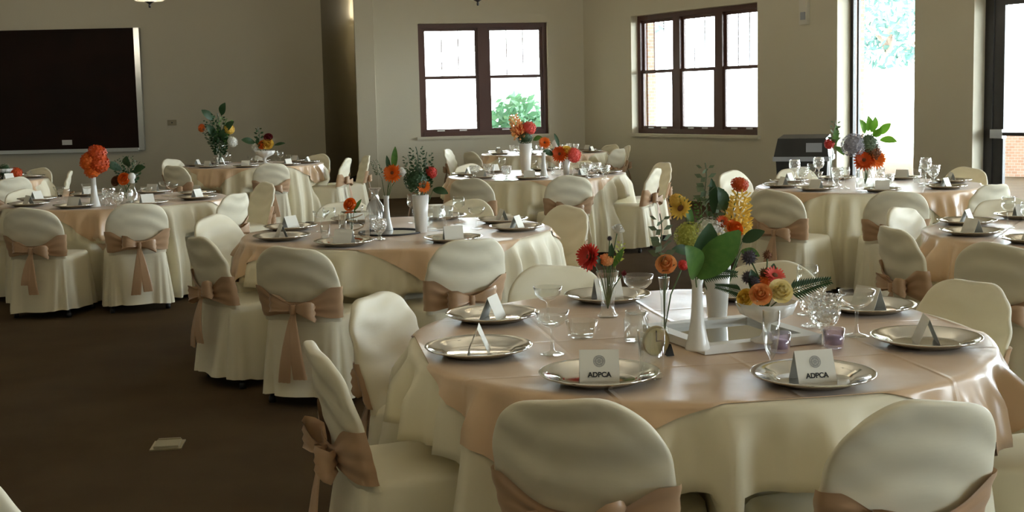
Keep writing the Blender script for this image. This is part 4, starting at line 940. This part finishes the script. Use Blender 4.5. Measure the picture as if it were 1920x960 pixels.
# tall window table
v = vase_at(1622, 357, 'jar', 'shining clear jar vase on the table by the tall window', 1.6)
FF('gerbera', v, 1620, 301, .085, 'dorange', 'red-orange gerbera by the tall window', (-.3, -1, .3)); FF('gerbera', v, 1640, 298, .085, 'orange', 'orange gerbera right of the red-orange one by the tall window', (.3, -1, .35)); FF('cluster', v, 1600, 272, .10, 'mauve', 'grey hydrangea left in the tall window bouquet', (-.3, -.6, .7)); FF('cluster', v, 1628, 268, .085, 'sage', 'sage cluster right of the grey hydrangea', (.2, -.6, .7)); FF('carn', v, 1636, 282, .07, 'brown', 'brown bloom above the orange gerbera', (.2, -.7, .6))
for k, (px, py, l, nr) in enumerate(((1622, 250, 'left', (-.5, -.2, .8)), (1634, 248, 'upper', (.1, -.2, 1)), (1645, 252, 'right', (.7, -.2, .6)), (1650, 262, 'lower right', (.8, -.3, -.2)), (1638, 256, 'middle', (.3, -.6, .6)), (1628, 246, 'upper left', (-.2, -.2, 1)))): FF('leaf', v, px, py, .13, 'bleaf', l + ' bright green leaf before the tall window', nr)
v = vase_at(1558, 345, 'cbud', 'slim clear vase left of the shining jar vase', 1.3)
FF('carn', v, 1555, 270, .045, 'red', 'small red bloom beside the black bin', (-.4, -.8, .2)); FF('leafn', v, 1562, 278, .2, 'leaf', 'green blade rising beside the black bin', (.1, 0, 1)); FF('sprig', v, 1567, 225, .25, 'sage', 'thin dark sprig before the tall window jamb', (.1, 0, 1)); FF('leaf', v, 1566, 275, .12, 'leaf', 'green leaf beside the small red bloom', (.3, -.4, -.5))
for i, (px, w_) in enumerate(((1490, 'leftmost sparkling glass'), (1505, 'second sparkling glass from the left'), (1535, 'sparkling glass in front of the black bin'), (1570, 'sparkling glass below the thin dark sprig'), (1735, 'left of the two sparkling glasses before the pillar'), (1750, 'right of the two sparkling glasses before the pillar'))): GG('goblet', GOBL if i % 2 else WINE, 'cut', px, 348 - (i % 3)*3, w_ + ', by the tall window', 1.25)
p = at(1605, 357, ZP)
# right-edge table: nothing but settings in view

# ------------------------------------------------------------------ black bin, floor box
pb = at(1505, 360, .0); B0 = MXR @ Vector((4.7, -.45, 0))
bn = empty('wheeled_bin', (atY(1508, 300, 13.6).x, 13.6, 0), -.35, 'black lidded plastic bin standing by the wall left of the tall window', 'bin')
obj('body', MB().add([(-.24, -.22, .06), (.24, -.22, .06), (.24, .22, .06), (-.24, .22, .06), (-.28, -.27, .82), (.28, -.27, .82), (.28, .27, .82), (-.28, .27, .82)], [(0,3,2,1), (0,1,5,4), (1,2,6,5), (2,3,7,6), (3,0,4,7), (4,5,6,7)]).mesh('body', False), 'blackp', bn)
obj('rim', MB().box((-.31, -.30, .80), (.31, .30, .85)).mesh('rim', False), 'greyp', bn)
obj('lid', MB().add([(-.30, -.29, .85), (.30, -.29, .85), (.30, .29, .85), (-.30, .29, .85), (-.26, -.25, 1.05), (.26, -.25, 1.05), (.26, .25, 1.08), (-.26, .25, 1.08)], [(0,1,5,4), (1,2,6,5), (2,3,7,6), (3,0,4,7), (4,5,6,7), (0,3,2,1)]).mesh('lid', False), 'blackp', bn)
obj('lid_flap', MB().box((.05, -.285, .90), (.22, -.272, 1.0)).mesh('lid_flap', False), 'greyp', bn)
for sx in (-1, 1): obj('wheel', MB().tube([(sx*.20, .2, .06), (sx*.25, .2, .06)], .06, 14), 'blackp', bn)
p = at(315, 836, 0); fb = empty('floor_outlet', (p.x, p.y, 0), .12, 'small metal floor outlet box set in the brown carpet', 'floor outlet')
obj('flange', MB().box((-.07, -.075, 0), (.07, .075, .006)).mesh('flange', False), 'brass', fb); obj('cover', MB().box((-.055, -.058, .006), (.055, .058, .016)).mesh('cover', False), 'greyplate', fb); obj('hinge', MB().box((-.05, .05, .016), (.05, .06, .021)).mesh('hinge', False), 'brass', fb)
